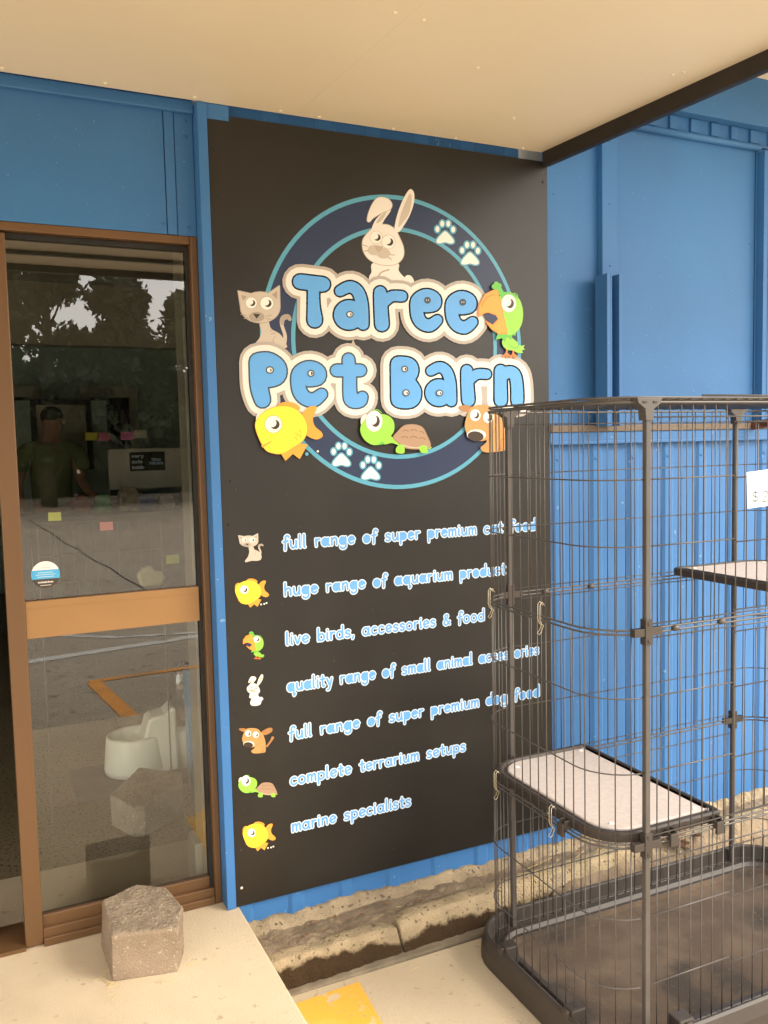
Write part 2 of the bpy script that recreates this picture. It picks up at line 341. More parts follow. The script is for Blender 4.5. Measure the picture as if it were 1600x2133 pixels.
# sill line right of the sign
mb = MB().box(1.203, 3.7, -.010, .05, 1.459, 1.4835); mb.build('window_sill', M_timber, B, bevel=.003)
mb = MB(); mb.box(1.203, 3.7, -.004, .012, 1.418, 1.4585); mb.box(1.203, 3.7, -.008, -.004, 1.414, 1.426); mb.build('flashing', M_bluesteel, B, bevel=.002)
# trim beside the doorway
mb = MB().box(-.030, -.0015, -.006, .062, .001, 2.4285); mb.build('corner_trim', M_bluesteel, B, bevel=.002)
mb = MB().box(-.0015, .064, -.0012, .010, 2.385, 2.4275); mb.build('corner_trim', M_bluesteel, B)
# header above the door
mb = MB(); mb.box(-6, -.118, .05, .075, 2.058, 2.6); mb.box(-.116, -.088, .047, .075, 2.058, 2.6); mb.box(-.086, -.031, .05, .075, 2.058, 2.6)
mb.build('door_header_panel', M_blue, B, bevel=.0018)
mb = MB().box(-6, -.031, .030, .0495, 2.405, 2.4395); mb.build('header_moulding', M_blue, B, bevel=.004)
for x, z in ((-.055, 2.385), (-.055, 2.34), (-.13, 2.085), (-.055, 2.08)):
    MB().ball((x, .0485, z), (.006, .003, .006)).build('nail_head', M_blue, B, smooth=True)
# footing under the cladding
n = 220; rr = random.Random(21); rings = []
for i in range(n+1):
    x = -.01+3.6*i/n; a = .003*math.sin(x*5.)+.003*math.sin(x*17+1)+.002*math.sin(x*61)+rr.uniform(-.0025, .0025)
    rings.append([(x, .10, -.25), (x, .10, -.06), (x, .035, -.070+a*1.2), (x, .008+rr.uniform(-.002, .002), -.070+a*1.3), (x, -.008+rr.uniform(-.002, .002), -.080+a*.6), (x, -.024+rr.uniform(-.003, .003), -.089), (x, -.036+rr.uniform(-.004, .004), -.098), (x, -.05, -.25)])
o = MB().loft(rings).build('footing', M_foot, B, smooth=True); displace(o, .005, .05, 2); displace(o, .003, .012)
# interior shell
mb = MB(); mb.box(-6, 4, .22, 7.2, -.2, -.001); mb.build('shop_floor', M_floor, B)
mb = MB(); mb.box(-6, 4, .09, 7.2, 2.72, 2.8); mb.box(-6, 4, 4.6, 4.75, 2.25, 2.719); mb.build('ceiling', M_inceil, B)
mb = MB(); mb.box(-6, 4, 7.0, 7.2, 0, 2.72); mb.box(3.8, 4, .3, 7, 0, 2.72); mb.box(-6.2, -6, .06, 7, 0, 2.72); mb.build('inner_wall', M_inwall, B)
mb = MB(); mb.box(.02, 4, .12, .2, 0, 2.72); mb.box(-6, .02, .09, .2, 2.07, 2.72); mb.box(-6, -2.4, .09, .2, 0, 2.07); mb.build('front_lining', M_inwhite, B)
mb = MB(); mb.box(-.065, -.02, .135, .24, .0, 2.06); mb.box(-.090, -.0655, .15, .26, .0, .16); mb.build('door_reveal', M_inwhite, B, bevel=.003)
mb = MB(); mb.box(-6, -2.4, .055, .09, -.0, 2.42); mb.build('front_wall', M_blue, B)  # stops short: unseen gap beside the doorway, widened to brighten the shop inside
# roof mass above
MB().box(-6.3, 4.2, .08, 7.3, 2.82, 3.4).build('roof', M_fascia, B)
for i, (x0, x1) in enumerate(((-.35, -.02), (.36, .95))):     # doors at the back of the shop
    d = MB(); y = 6.9
    d.box(x0, x0+.09, y, 6.999, 0, 2.1); d.box(x1-.09, x1, y, 6.999, 0, 2.1); d.box(x0+.09, x1-.09, y, 6.999, 1.98, 2.1); d.box(x0+.09, x1-.09, y+.02, 6.999, 1.38, 1.42)
    f = d.build('inner_door', M_inwhite, B, bevel=.004)
    MB().box(x0+.09, x1-.09, 6.95, 6.99, 0, 1.38).build('door_panel', M_dark, f); MB().box(x0+.09, x1-.09, 6.95, 6.99, 1.42, 1.98).build('door_window', M_dark, f)

# ---------------------------------------------------------------- awnings
def shear(k): return lambda v: (v[0]-k*v[1], v[1], v[2])
A = thing('awning', 'cream lined flat awning over the doorway with dark brown edge beam', 'awning', (-1.5, -1.2, ZS))
mb = MB(shear(.058)); xs = (-6, -2.1, -.9, .292, 1.176)
for a, b in zip(xs[:-2], xs[1:-1]): mb.box(a+.0001, b-.0001, -2.32, .0, ZS, ZS+.006)
mb.xf = None; mb.ext([(.2921, 0), (1.176, 0), (1.176+.086*2.32, -2.32), (.2921+.058*2.32, -2.32)], 'z', ZS, ZS+.006)
mb.build('soffit', M_soffit, A)
for x in (.292, -.9): MB(shear(.058)).box(x-.022, x+.022, -2.31, -.004, ZS-.0005, ZS-.0001).build('joint_strip', M_soffit, A)
mb = MB(shear(.086)); mb.box(1.177, 1.184, -2.33, -.005, ZS-.048, ZS+.26); mb.box(1.184, 1.202, -2.33, -.005, ZS-.048, ZS-.043); mb.box(1.184, 1.188, -2.33, -.005, ZS-.043, ZS-.03)
mb.box(1.196, 1.202, -2.33, -.005, ZS-.043, ZS-.036)
mb.build('edge_beam', M_fascia, A, bevel=.0015)
mb = MB(); mb.box(-6, 1.36, -2.36, -2.325, ZS-.035, ZS+.26); mb.box(-6, 1.32, -2.0, -1.97, ZS-.02, ZS-.0015); mb.build('front_fascia', M_fascia, A, bevel=.002)
mb = MB(); mb.box(-6, 1.17, -2.32, .0, ZS+.2, ZS+.26); mb.build('awning_roof', M_fascia, A)
for x, y in ((-.545, -.025), (-.286, -.027), (-.041, -.025), (.219, -.018), (.342, -.018), (.595, -.014), (.824, -.014), (1.089, -.014), (.274, -.681), (.352, -.677), (1.135, -.668), (1.15, -.695), (.905, -.232), (.61, -.5), (-.3, -.55)):
    MB().ball((x, y, ZS-.0008), (.0065, .0065, .0035)).build('screw_head', M_screw, A, smooth=True)
A2 = thing('awning', 'higher cream lined awning beyond the dark beam, top right corner', 'awning', (2.5, -1, 2.86))
MB().ext([(-.031, 2.825), (-1.08, 2.86), (-1.08, 2.87), (-.031, 2.835)], 'x', 1.24, 8).build('soffit', M_soffit, A2)
MB().box(1.24, 8, -1.12, -1.08, 2.83, 3.1).build('front_fascia', M_fascia, A2)

# ---------------------------------------------------------------- door
D = thing('glazed_door', 'bronze framed glass shop door with tan mid rail and round sticker', 'door', (-.3, .08, 0))
y0, y1 = .072, .105
MB().box(-.605, -.556, y0-.010, y1+.012, .003, 2.03).build('stile', M_brown, D, bevel=.003)
MB().box(-.063, -.052, y0+.004, y1, .035, 2.03).build('seal_strip', M_rubber, D)
MB().box(-.052, -.0305, y0-.022, y1, .001, 2.058).build('jamb', M_brown, D, bevel=.003)
mb = MB(); mb.box(-6, -.052, y0-.020, y1+.04, 2.034, 2.058); mb.build('head', M_brown, D, bevel=.003)
MB().box(-.5558, -.0632, y0+.006, y1, 2.018, 2.033).build('top_rail', M_rubber, D)
mb = MB().box(-.5558, -.0632, y0-.002, y1, .902, 1.008); mb.box(-.5558, -.0632, y0-.0032, y0-.002, .986, .9905); mb.build('mid_rail', M_rail, D, bevel=.002)
mb = MB().box(-.5558, -.0632, y0+.004, y1, .040, .082); mb.box(-.5558, -.0525, y0-.012, y0+.0038, .004, .050); mb.box(-.5558, -.0525, y0-.022, y0-.012, .001, .024)
mb.build('bottom_rail', M_brown, D, bevel=.002)
def pane(name, z0, z1):
    mb = MB(); mb.box(-.5555, -.0635, .088, .094, z0, z1, 1); mb.m[2] = 0
    return mb.build(name, [M_glass, M_clear], D, fix=False)
pane('upper_glass', 1.009, 2.017); pane('lower_glass', .083, .901)
mb = MB().box(-.735, -.675, .15, .19, .003, 2.03); mb.box(-.735, -1.86, .15, .19, .003, .06); mb.build('sliding_leaf_frame', M_brown, D, bevel=.003)
mb = MB().box(-1.86, -.605, y0-.02, y1+.1, .0008, .012); mb.build('threshold', M_brown, D)

# ---------------------------------------------------------------- 2-D drawing on real panels
def pix(x, y, yv):
    d = FW+RT*((x-800)/FPX)+UP*((1066.5-y)/FPX); return CP+d*((yv-CP.y)/d.y)
def capsule(a, b, ra, rb, n=6):
    (ax, ay), (bx, by) = a, b; t = math.atan2(by-ay, bx-ax)
    if math.hypot(bx-ax, by-ay) < 1e-6: return [(ax+ra*math.cos(2*math.pi*i/(2*n)), ay+ra*math.sin(2*math.pi*i/(2*n))) for i in range(2*n)]
    p = [(bx+rb*math.cos(t-math.pi/2+math.pi*i/n), by+rb*math.sin(t-math.pi/2+math.pi*i/n)) for i in range(n+1)]
    return p+[(ax+ra*math.cos(t+math.pi/2+math.pi*i/n), ay+ra*math.sin(t+math.pi/2+math.pi*i/n)) for i in range(n+1)]
def crom(pts, n=6, closed=False):
    out = []; k = len(pts); pts = [tuple(p)+((0,) if len(p) == 2 else ()) for p in pts]
    for i in range(k if closed else k-1):
        p0 = pts[(i-1) % k] if closed or i else pts[0]; p1 = pts[i]; p2 = pts[(i+1) % k]; p3 = pts[(i+2) % k] if closed or i < k-2 else pts[-1]
        for j in range(n):
            t = j/n; out.append(tuple(.5*((2*p1[q])+(-p0[q]+p2[q])*t+(2*p0[q]-5*p1[q]+4*p2[q]-p3[q])*t*t+(-p0[q]+3*p1[q]-3*p2[q]+p3[q])*t**3) for q in range(3)))
    if not closed: out.append(pts[-1])
    return out
def union(polys):
    vs = []; fs = []
    for p in polys:
        a = sum(p[i][0]*p[(i+1) % len(p)][1]-p[(i+1) % len(p)][0]*p[i][1] for i in range(len(p)))
        if a < 0: p = p[::-1]
        fs.append(list(range(len(vs), len(vs)+len(p)))); vs += [Vector((q[0], q[1])) for q in p]
    ov, oe, of, _, _, orf = delaunay_2d_cdt(vs, [], fs, 1, 1e-4)
    return ov, [f for f, g in zip(of, orf) if g]
class Art:
    """Flat printed artwork: shapes in drawing units, mapped by T onto a vertical plane; later shapes lie a hair in front."""
    def __init__(s, T, y0, dy=.00012): s.T = T; s.y = y0; s.dy = dy; s.mb = MB(); s.mats = []
    def mi(s, m):
        if m not in s.mats: s.mats.append(m)
        return s.mats.index(m)
    def put(s, polys, m, step=True):
        if step: s.y -= s.dy
        v, f = union(polys)
        P = []
        for q in v:
            x, z = s.T(q[0], q[1]); P.append((x, s.y, z))
        ff = []
        for t in f:
            a, b, c = (P[t[0]], P[t[1]], P[t[2]])
            cr = (b[0]-a[0])*(c[2]-a[2])-(b[2]-a[2])*(c[0]-a[0])
            ff.append(tuple(t) if cr > 0 else tuple(t[::-1]))      # facing the street (-y)
        s.mb.add(P, ff, s.mi(m)); return s
    def ell(s, cx, cy, rx, ry, m, n=22, rot=0): 
        c, q = math.cos(rot), math.sin(rot)
        return s.put([[(cx+rx*math.cos(2*math.pi*i/n)*c-ry*math.sin(2*math.pi*i/n)*q, cy+rx*math.cos(2*math.pi*i/n)*q+ry*math.sin(2*math.pi*i/n)*c) for i in range(n)]], m)
    def poly(s, pts, m, smooth=True): return s.put([[p[:2] for p in crom(pts, 5, True)] if smooth else pts], m)
    def stroke(s, paths, r, m, smooth=True):
        return s.put(caps(paths, r, smooth=smooth), m)
    def eye(s, x, y, r, ry=None, line=None):
        k = (ry or r)/r
        if line: s.ell(x, y, r*1.07, r*1.07*k, line)
        s.ell(x, y, r, r*k, C_white); s.ell(x+.16*r, y+.02*r, .56*r, .56*r*k, C_pupil); s.ell(x-.16*r, y-.16*r*k, .5*r, .5*r*k, C_white); return s
    def done(s, name, parent): return s.mb.build(name, s.mats, parent, fix=False)
def caps(paths, r=None, add=0., smooth=False, n=6):
    out = []
    for p in paths:
        p = [(q[0], q[1], (q[2] if len(q) > 2 else r)) for q in p]
        if smooth and len(p) > 2: p = crom(p, 4)
        if len(p) == 1: out.append(capsule(p[0][:2], p[0][:2], p[0][2]+add, p[0][2]+add, n))
        for a, b in zip(p[:-1], p[1:]): out.append(capsule(a[:2], b[:2], a[2]+add, b[2]+add, n))
    return out
def C(n, c, rough=.4): return flat('print_'+n, c, rough, .4)
C_white = C('white', (.86, .82, .74)); C_cream = C('cream', (.79, .745, .68)); C_beige = C('beige', (.44, .39, .34)); C_blue = C('sky_blue', (.12, .38, .78))
C_line = C('slate', (.035, .06, .085)); C_navy = C('navy', (.022, .036, .085)); C_teal = C('teal', (.10, .36, .50)); C_pupil = C('dark_brown', (.05, .033, .02))
C_tan = C('tan', (.56, .49, .405)); C_tan2 = C('mid_tan', (.38, .32, .255)); C_rab = C('rabbit_cream', (.80, .755, .69)); C_rab2 = C('rabbit_shade', (.48, .39, .29))
C_green = C('lime', (.30, .62, .07)); C_green2 = C('leaf_green', (.13, .50, .06)); C_yel = C('fish_yellow', (.87, .74, .045)); C_or = C('orange', (.85, .36, .05)); C_or2 = C('deep_orange', (.8, .22, .035))
C_shell = C('shell_brown', (.40, .26, .165)); C_shell2 = C('shell_line', (.28, .17, .1)); C_dog = C('dog_brown', (.56, .29, .10)); C_dog2 = C('dog_shade', (.40, .19, .065)); C_black = C('black', (.015, .012, .01))
C_txt = C('text_blue', (.13, .37, .74)); C_txtw = C('text_white', (.64, .71, .79))

SG = thing('sign_board', 'tall black sign board with round pet shop logo and seven lines of blue lettering', 'sign', (.6, 0, 0))
MB().box(0, 1.2, 0, .0045, 0.001, 2.4).build('panel', M_black, SG, bevel=.0008)
YS = -.0003
def TL(x, y): p = pix(480+x/2.42424, 370+y/2.42424, 0); return p.x, p.z       # logo drawing units -> sign plane
ID = lambda x, y: (x, y)
# ring
def circ(r, n=96): return [(.61+r*math.cos(2*math.pi*i/n), 1.755+r*math.sin(2*math.pi*i/n)) for i in range(n)]
def ringart(name, r0, r1, m, y):
    a, b = circ(r1), circ(r0); n = len(a)
    mb = MB(); mb.add([(x, y, z) for x, z in a]+[(x, y, z) for x, z in b], [(i, (i+1) % n, n+(i+1) % n, n+i) for i in range(n)])
    return mb
mb = MB()
for r0, r1, k in ((.4595, .473, 0), (.3735, .4595, 1), (.360, .3735, 0)):
    t = ringart('', r0, r1, 0, YS); mb.add(t.v, t.f, k)
mb.build('logo_ring', [C_teal, C_navy], SG, fix=False)

# animal drawings, in logo drawing units
def draw_rabbit(a, full=False, ol=C_rab2):
    body = [(722, 430), (712, 478), (700, 505), (705, 575), (860, 575), (905, 540), (928, 540), (925, 515), (908, 494), (888, 494), (878, 502), (850, 470), (842, 430)]
    if full: body = [(722, 430), (708, 480), (700, 505), (735, 530), (720, 600), (735, 650), (800, 665), (880, 640), (905, 570), (930, 540), (925, 515), (908, 494), (888, 494), (878, 502), (850, 470), (842, 430)]
    a.poly(body, C_rab)
    a.stroke([[(742, 560), (738, 520), (760, 480), (800, 465)]], 4, ol)
    head = [(735, 245), (790, 238), (830, 262), (852, 300), (872, 350), (873, 395), (850, 428), (810, 442), (750, 437), (700, 412), (672, 372), (667, 322), (690, 283)]
    a.put(caps([[p[:2] for p in crom(head, 4, True)]], 3.5), ol); a.poly(head, C_rab)
    a.poly([(712, 268), (736, 208), (795, 160), (810, 165), (778, 212), (756, 248)], C_rab); a.poly([(735, 230), (760, 190), (790, 170), (765, 215)], C_tan, )
    flop = [(690, 210), (697, 178), (715, 135), (738, 106), (765, 99), (798, 110), (815, 135), (806, 160), (765, 178), (720, 205), (704, 222), (693, 222)]
    a.put(caps([[p[:2] for p in crom(flop, 4, True)]], 3.), ol); a.poly(flop, C_rab)
    a.poly([(828, 262), (838, 200), (862, 130), (890, 76), (910, 58), (927, 80), (925, 130), (905, 190), (878, 238), (850, 275)], C_rab)
    a.poly([(848, 250), (856, 195), (880, 132), (905, 82), (915, 110), (902, 180), (872, 225)], C_tan)
    a.eye(735, 302, 31, line=C_tan); a.eye(797, 325, 34, line=C_tan)
    a.ell(727, 366, 33, 25, C_tan); a.ell(772, 382, 33, 26, C_tan); a.poly([(728, 345), (768, 352), (745, 378)], C_rab2)
    a.stroke([[(664, 340), (690, 348)], [(666, 372), (692, 370)], [(800, 388), (828, 392)], [(795, 400), (812, 414)]], 2, ol)
def draw_cat(a, full=False):
    ol = C_tan2
    b = [(148, 735), (190, 725), (205, 762), (250, 790), (275, 830), (275, 862), (130, 862), (122, 842), (145, 812), (155, 780)]
    if full: b = [(150, 735), (195, 725), (210, 765), (255, 795), (285, 850), (280, 905), (240, 925), (180, 925), (120, 945), (110, 925), (140, 870), (155, 800)]
    a.stroke([[(268, 850, 12), (276, 800, 9), (260, 745, 9), (264, 712, 13), (288, 702, 13), (300, 715, 9)]], 10, C_tan)
    a.stroke([[(262, 735, 9), (264, 712, 13), (288, 702, 13), (300, 715, 9)]], 10, C_tan2)
    a.poly(b, C_tan); a.stroke([[(225, 800), (215, 825), (225, 850)], [(200, 775), (215, 770)], [(205, 790), (228, 785)]], 2, ol)
    head = [[(50+0, 650), (38, 572), (112, 588)], [(250, 655), (247, 546), (185, 588)], [(150+100*math.cos(t*.2618), 655+78*math.sin(t*.2618)) for t in range(24)]]
    a.put(caps([h+[h[0]] for h in head], 3.5), ol); a.put(head, C_tan)
    a.put([[(52, 592), (84, 600), (64, 622)]], C_tan2); a.put([[(236, 570), (208, 592), (236, 614)]], C_tan2)
    a.eye(105, 633, 28, line=ol); a.eye(183, 635, 33, line=ol)
    a.ell(132, 703, 39, 25, C_tan2); a.put([[(113, 687), (150, 690), (131, 713)]], C_pupil)
    a.stroke([[(52, 690), (78, 697)], [(68, 712), (88, 708)], [(180, 700), (205, 695)], [(178, 712), (200, 716)]], 2, ol)
def draw_parrot(a, full=False):
    a.stroke([[(1390, 855), (1388, 885), (1370, 905)], [(1388, 885), (1392, 910)], [(1388, 888), (1405, 900)], [(1420, 860), (1422, 888), (1408, 908)], [(1422, 888), (1430, 912)], [(1422, 890), (1440, 905)]], 4, C_or2)
    a.poly([(1430, 845), (1465, 850), (1478, 846), (1474, 862), (1482, 868), (1466, 874), (1470, 886), (1440, 884), (1415, 865)], C_green)
    a.ell(1403, 840, 40, 32, C_green, rot=.5); a.ell(1425, 842, 26, 20, C_green2, rot=.6); a.ell(1424, 840, 23, 17, C_green, rot=.6)
    a.put([[(1345, 775), (1440, 770), (1432, 800), (1418, 795), (1412, 822), (1392, 806), (1376, 832), (1366, 812), (1334, 820)]], C_green2)
    a.put(caps([[(1325, 552)], [(1350, 548)], [(1336, 540)]], 13)+[[(1318, 552), (1358, 552), (1385, 600), (1340, 590)]], C_green2)
    a.poly([(1362, 592), (1405, 580), (1450, 612), (1470, 670), (1466, 735), (1440, 778), (1392, 795), (1366, 720), (1350, 620)], C_green)
    a.poly([(1360, 585), (1400, 580), (1440, 604), (1400, 615), (1362, 612)], C_green2)
    up = [(1248, 702), (1250, 645), (1280, 592), (1320, 572), (1340, 571), (1358, 640), (1374, 718), (1352, 722), (1335, 694), (1300, 682), (1275, 684)]
    lo = [(1284, 728), (1318, 748), (1350, 714), (1374, 715), (1389, 788), (1350, 790), (1312, 765)]
    a.put([[(1268, 690), (1345, 690), (1365, 725), (1310, 752)]], C_navy)
    a.put(caps([up+[up[0]], lo+[lo[0]]], 3.5), C_or2); a.put([up], C_or); a.put([lo], C_or)
    a.stroke([[(1262, 650), (1285, 610), (1325, 590)]], 2.5, C_or2)
    a.eye(1398, 637, 36, 43, line=C_tan)
    a.stroke([[(1425, 585), (1440, 595), (1443, 612)]], 2.5, C_green2)
def draw_fish(a, full=False):
    a.poly([(228, 1170), (248, 1140), (290, 1133), (330, 1145), (347, 1165), (330, 1182), (290, 1185)], C_or)
    a.poly([(350, 1215), (383, 1165), (418, 1153), (431, 1166), (413, 1215), (422, 1255), (455, 1285), (460, 1308), (430, 1322), (390, 1308), (365, 1280)], C_or)
    a.put([[(245, 1385), (290, 1335), (386, 1347), (346, 1421), (311, 1395), (274, 1430)]], C_or)
    if not full: a.ell(150, 1208, 22, 34, C_cream, rot=.5)
    else: a.ell(148, 1210, 26, 36, C_or, rot=.5)
    body = [(124, 1265), (138, 1212), (188, 1172), (255, 1155), (320, 1168), (366, 1213), (382, 1272), (362, 1325), (310, 1362), (262, 1390), (215, 1391), (168, 1366)]
    bp = [p[:2] for p in crom(body, 5, True)]
    a.put(caps([bp+[bp[0]]], 3), C_or); a.put([bp], C_yel)
    a.put([[(150, 1354), (213, 1325), (196, 1341), (160, 1364)]], C_or)
    a.eye(213, 1246, 43, line=C_or)
    a.stroke([[(322, 1290), (332, 1296), (336, 1306)], [(342, 1275), (350, 1281), (352, 1290)], [(318, 1312), (328, 1316), (330, 1326)], [(342, 1298), (350, 1304), (352, 1314)]], 2, C_or)
    a.put(caps([[(381, 1396)]], 9), C_teal if not full else C_white); a.put(caps([[(413, 1391)]], 7.5 if not full else 9), C_teal if not full else C_white); a.put(caps([[(436, 1382)]], 5.5 if not full else 9), C_white)
def draw_tortoise(a, full=False):
    a.put([[(985, 1350), (1012, 1362), (1000, 1372), (975, 1366)]], C_green)
    a.poly([(775, 1290), (815, 1312), (850, 1325), (850, 1352), (810, 1340), (770, 1345)], C_green)
    shell = [(818, 1312), (838, 1285), (868, 1256), (900, 1248), (935, 1250), (965, 1264), (985, 1300), (1004, 1356), (960, 1370), (880, 1365), (845, 1340)]
    sp = [p[:2] for p in crom(shell, 5, True)]
    a.put(caps([sp+[sp[0]]], 3), C_shell2); a.put([sp], C_shell)
    a.stroke([[(865, 1280), (880, 1275), (893, 1281)], [(905, 1276), (922, 1272), (936, 1279)], [(948, 1284), (962, 1283), (970, 1292)], [(858, 1312), (875, 1307), (890, 1313)], [(903, 1312), (920, 1307), (938, 1314)], [(950, 1316), (966, 1314), (978, 1322)]], 3, C_shell2)
    a.stroke([[(868, 1352), (905, 1362), (950, 1364), (985, 1358)]], 2.5, C_tan)
    a.poly([(845, 1350), (870, 1352), (872, 1390), (835, 1390), (830, 1370)], C_green); a.poly([(952, 1355), (982, 1355), (990, 1388), (960, 1390), (948, 1370)], C_green)
    a.ell(676, 1232, 24, 36, C_cream)
    hd = [(650, 1278), (664, 1232), (710, 1195), (780, 1198), (817, 1228), (820, 1278), (792, 1318), (755, 1343), (715, 1350), (672, 1325)]
    a.poly(hd, C_green); a.put([[(760, 1330), (735, 1352), (770, 1345)]], C_green2)
    a.eye(720, 1230, 40, 51, line=C_tan)
    a.stroke([[(712, 1176), (738, 1174), (755, 1188)]], 2.5, C_green2)
def draw_dog(a, full=False):
    if full:
        a.stroke([[(1395, 1320, 9), (1430, 1270, 9), (1445, 1240, 13)]], 9, C_dog2); a.poly([(1345, 1190), (1400, 1150), (1440, 1150), (1435, 1185), (1380, 1215)], C_dog2)
    a.poly([(1300, 1180), (1350, 1195), (1375, 1250), (1384, 1310), (1382, 1368), (1368, 1380), (1300, 1388), (1268, 1382), (1258, 1362), (1278, 1345), (1290, 1320)], C_dog)
    a.stroke([[(1378, 1320), (1362, 1325), (1358, 1378)], [(1345, 1380), (1352, 1362), (1366, 1372)]], 2.2, C_dog2)
    a.poly([(1148, 1158), (1180, 1149), (1215, 1160), (1212, 1182), (1175, 1180)], C_dog2)
    hd = [(1178, 1262), (1188, 1205), (1215, 1157), (1268, 1148), (1318, 1160), (1345, 1205), (1340, 1270), (1300, 1318), (1255, 1330), (1205, 1318)]
    a.poly(hd, C_dog); a.stroke([[(1338, 1215), (1330, 1270), (1298, 1322)]], 2., C_dog2)
    a.ell(1236, 1300, 48, 28, C_white); a.ell(1232, 1306, 41, 25, C_pupil, rot=.12)
    a.eye(1230, 1200, 27, 30, line=C_dog2); a.eye(1296, 1211, 27, 30, line=C_dog2)

y = YS-.0002
a = Art(TL, y); draw_rabbit(a); a.done('rabbit_drawing', SG)
a = Art(TL, y); draw_cat(a); a.done('cat_drawing', SG)
# bubble letters
def mp(strokes, bx, by, bw, bh, ox, oy, w, h, k):
    return [[(ox+(q[0]-bx)*w/bw, oy+(q[1]-by)*h/bh, q[2]*k) for q in s] for s in strokes]
Lr = [[(754, 580, 30), (757, 650, 32), (763, 742, 34)], [(772, 630, 26), (812, 600, 26), (864, 600, 26)]]
La = [[(552, 573, 26), (600, 552, 28), (640, 575, 29), (662, 640, 29), (668, 742, 27)],
      [(597+46*math.cos(R(t)), 694+44*math.sin(R(t)), 30) for t in range(0, 361, 30)], [(640, 660, 28), (660, 690, 28)]]
Le = [[(942, 655, 36), (948, 620, 36), (985, 600, 36), (1022, 614, 36), (1024, 642, 32), (985, 655, 26)], [(937, 650, 31), (943, 700, 31), (965, 735, 30), (1005, 747, 30), (1042, 720, 25)]]
T_ = [[(350, 526, 36), (465, 540, 36)], [(418, 545, 28), (418, 640, 29), (424, 720, 37)]]
P_ = [[(138, 930, 42), (143, 1050, 42), (160, 1122, 38)], [(140, 926, 39), (190, 925, 40), (234, 958, 42), (236, 1000, 40), (200, 1018, 38), (150, 1018, 38)]]
t_ = [[(594, 918, 29), (600, 1000, 31), (601, 1080, 32), (612, 1122, 36), (650, 1126, 33), (664, 1108, 26)], [(534, 974, 29), (654, 974, 29)]]
B_ = [[(846, 942, 38), (850, 1120, 40)], [(850, 940, 36), (900, 948, 36), (914, 982, 32), (890, 1018, 32)], [(890, 1030, 36), (922, 1080, 38), (910, 1122, 38), (860, 1126, 38)]]
n_ = [[(1361, 975, 29), (1363, 1125, 31)], [(1368, 1002, 27), (1402, 982, 29), (1432, 995, 29), (1444, 1050, 29), (1446, 1126, 30)]]
row1 = [T_, La, Lr, Le, [[(x+178, y_+10, r) for x, y_, r in s_] for s_ in Le]]
row2a = [P_, mp(Le, 905, 563, 163, 215, 303, 928, 185, 228, 1.1), t_]
row2b = [B_, mp(La, 522, 522, 176, 253, 983, 930, 157, 230, .9), mp(Lr, 722, 548, 170, 230, 1162, 945, 153, 212, .92), n_]
def letters(words, eyes, extra, name, y):
    flat_ = [s_ for w_ in words for l_ in w_ for s_ in l_]
    fl = lambda add: caps(flat_, None, add, True, 8)
    a = Art(TL, y, .0002)
    a.put(fl(54)+extra, C_beige)
    for w_ in words: a.put(caps([s_ for l_ in w_ for s_ in l_], None, 38, True, 8), C_cream)
    for w_ in words:
        for l_ in w_: a.put(caps(l_, None, 8.5, True, 6), C_line, step=False)
    a.y -= .0003
    for w_ in words:
        for l_ in w_: a.put(caps(l_, None, .5, True, 6), C_blue, step=False)
    for (x, y_, rx, ry, k) in eyes:
        a.ell(x, y_, rx+6, ry+6, C_line)
        if k: a.ell(x, y_, rx, ry, C_cream)
        if k == 2: a.put([[(x, y_-ry*.7), (x+rx*.7, y_-ry*.5), (x+rx*.8, y_), (x+rx*.6, y_+ry*.6), (x, y_+ry*.7)]], C_pupil)
        if k == 1: a.ell(x+5, y_+1, 3.5, 7, C_pupil)
        if k == 0: a.ell(x-5, y_, 3, 5, C_beige); a.ell(x+5, y_, 3, 5, C_tan2)
    a.done(name, SG); return a.y
yl = letters([row1], [(601, 691, 13, 11, 1), (992, 620, 11, 11, 0), (1170, 630, 11, 11, 0)], [], 'top_lettering', y-.0026)
yl = letters([row2a, row2b], [(197, 972, 15, 13, 1), (404, 989, 12, 12, 2), (877, 967, 11, 11, 2), (883, 1087, 12, 12, 1), (1052, 1088, 12, 11, 1)],
             [[(617, 815), (590, 905), (655, 905)]], 'bottom_lettering', y-.0026)
y2 = yl-.0008
for fn, nm in ((draw_parrot, 'parrot_drawing'), (draw_fish, 'fish_drawing'), (draw_tortoise, 'tortoise_drawing'), (draw_dog, 'dog_drawing')):
    a = Art(TL, y2); fn(a); a.done(nm, SG)
for cx, cy in ((1084, 275), (1209, 382), (560, 1398), (708, 1466)):
    a = Art(TL, YS-.0003); k = 1.06
    toes = [(-37, -14, 12, 17), (-14, -40, 12, 17), (15, -40, 12, 17), (38, -12, 12, 17)]
    pad = [(cx+p[0]*k, cy+p[1]*k) for p in ((0, -4), (16, 8), (38, 34), (40, 50), (24, 54), (0, 48), (-24, 54), (-40, 50), (-38, 34), (-16, 8))]
    pp = [p[:2] for p in crom(pad, 4, True)]
    E = lambda g: [[(cx+tx*k+(rx+g)*math.cos(2*math.pi*i/16), cy+ty*k+(ry+g)*math.sin(2*math.pi*i/16)) for i in range(16)] for tx, ty, rx, ry in toes]
    a.put(E(6)+caps([pp+[pp[0]]], 7)+[pp], C_teal); a.put(E(-2)+[pp], C_white); a.done('paw_print', SG)

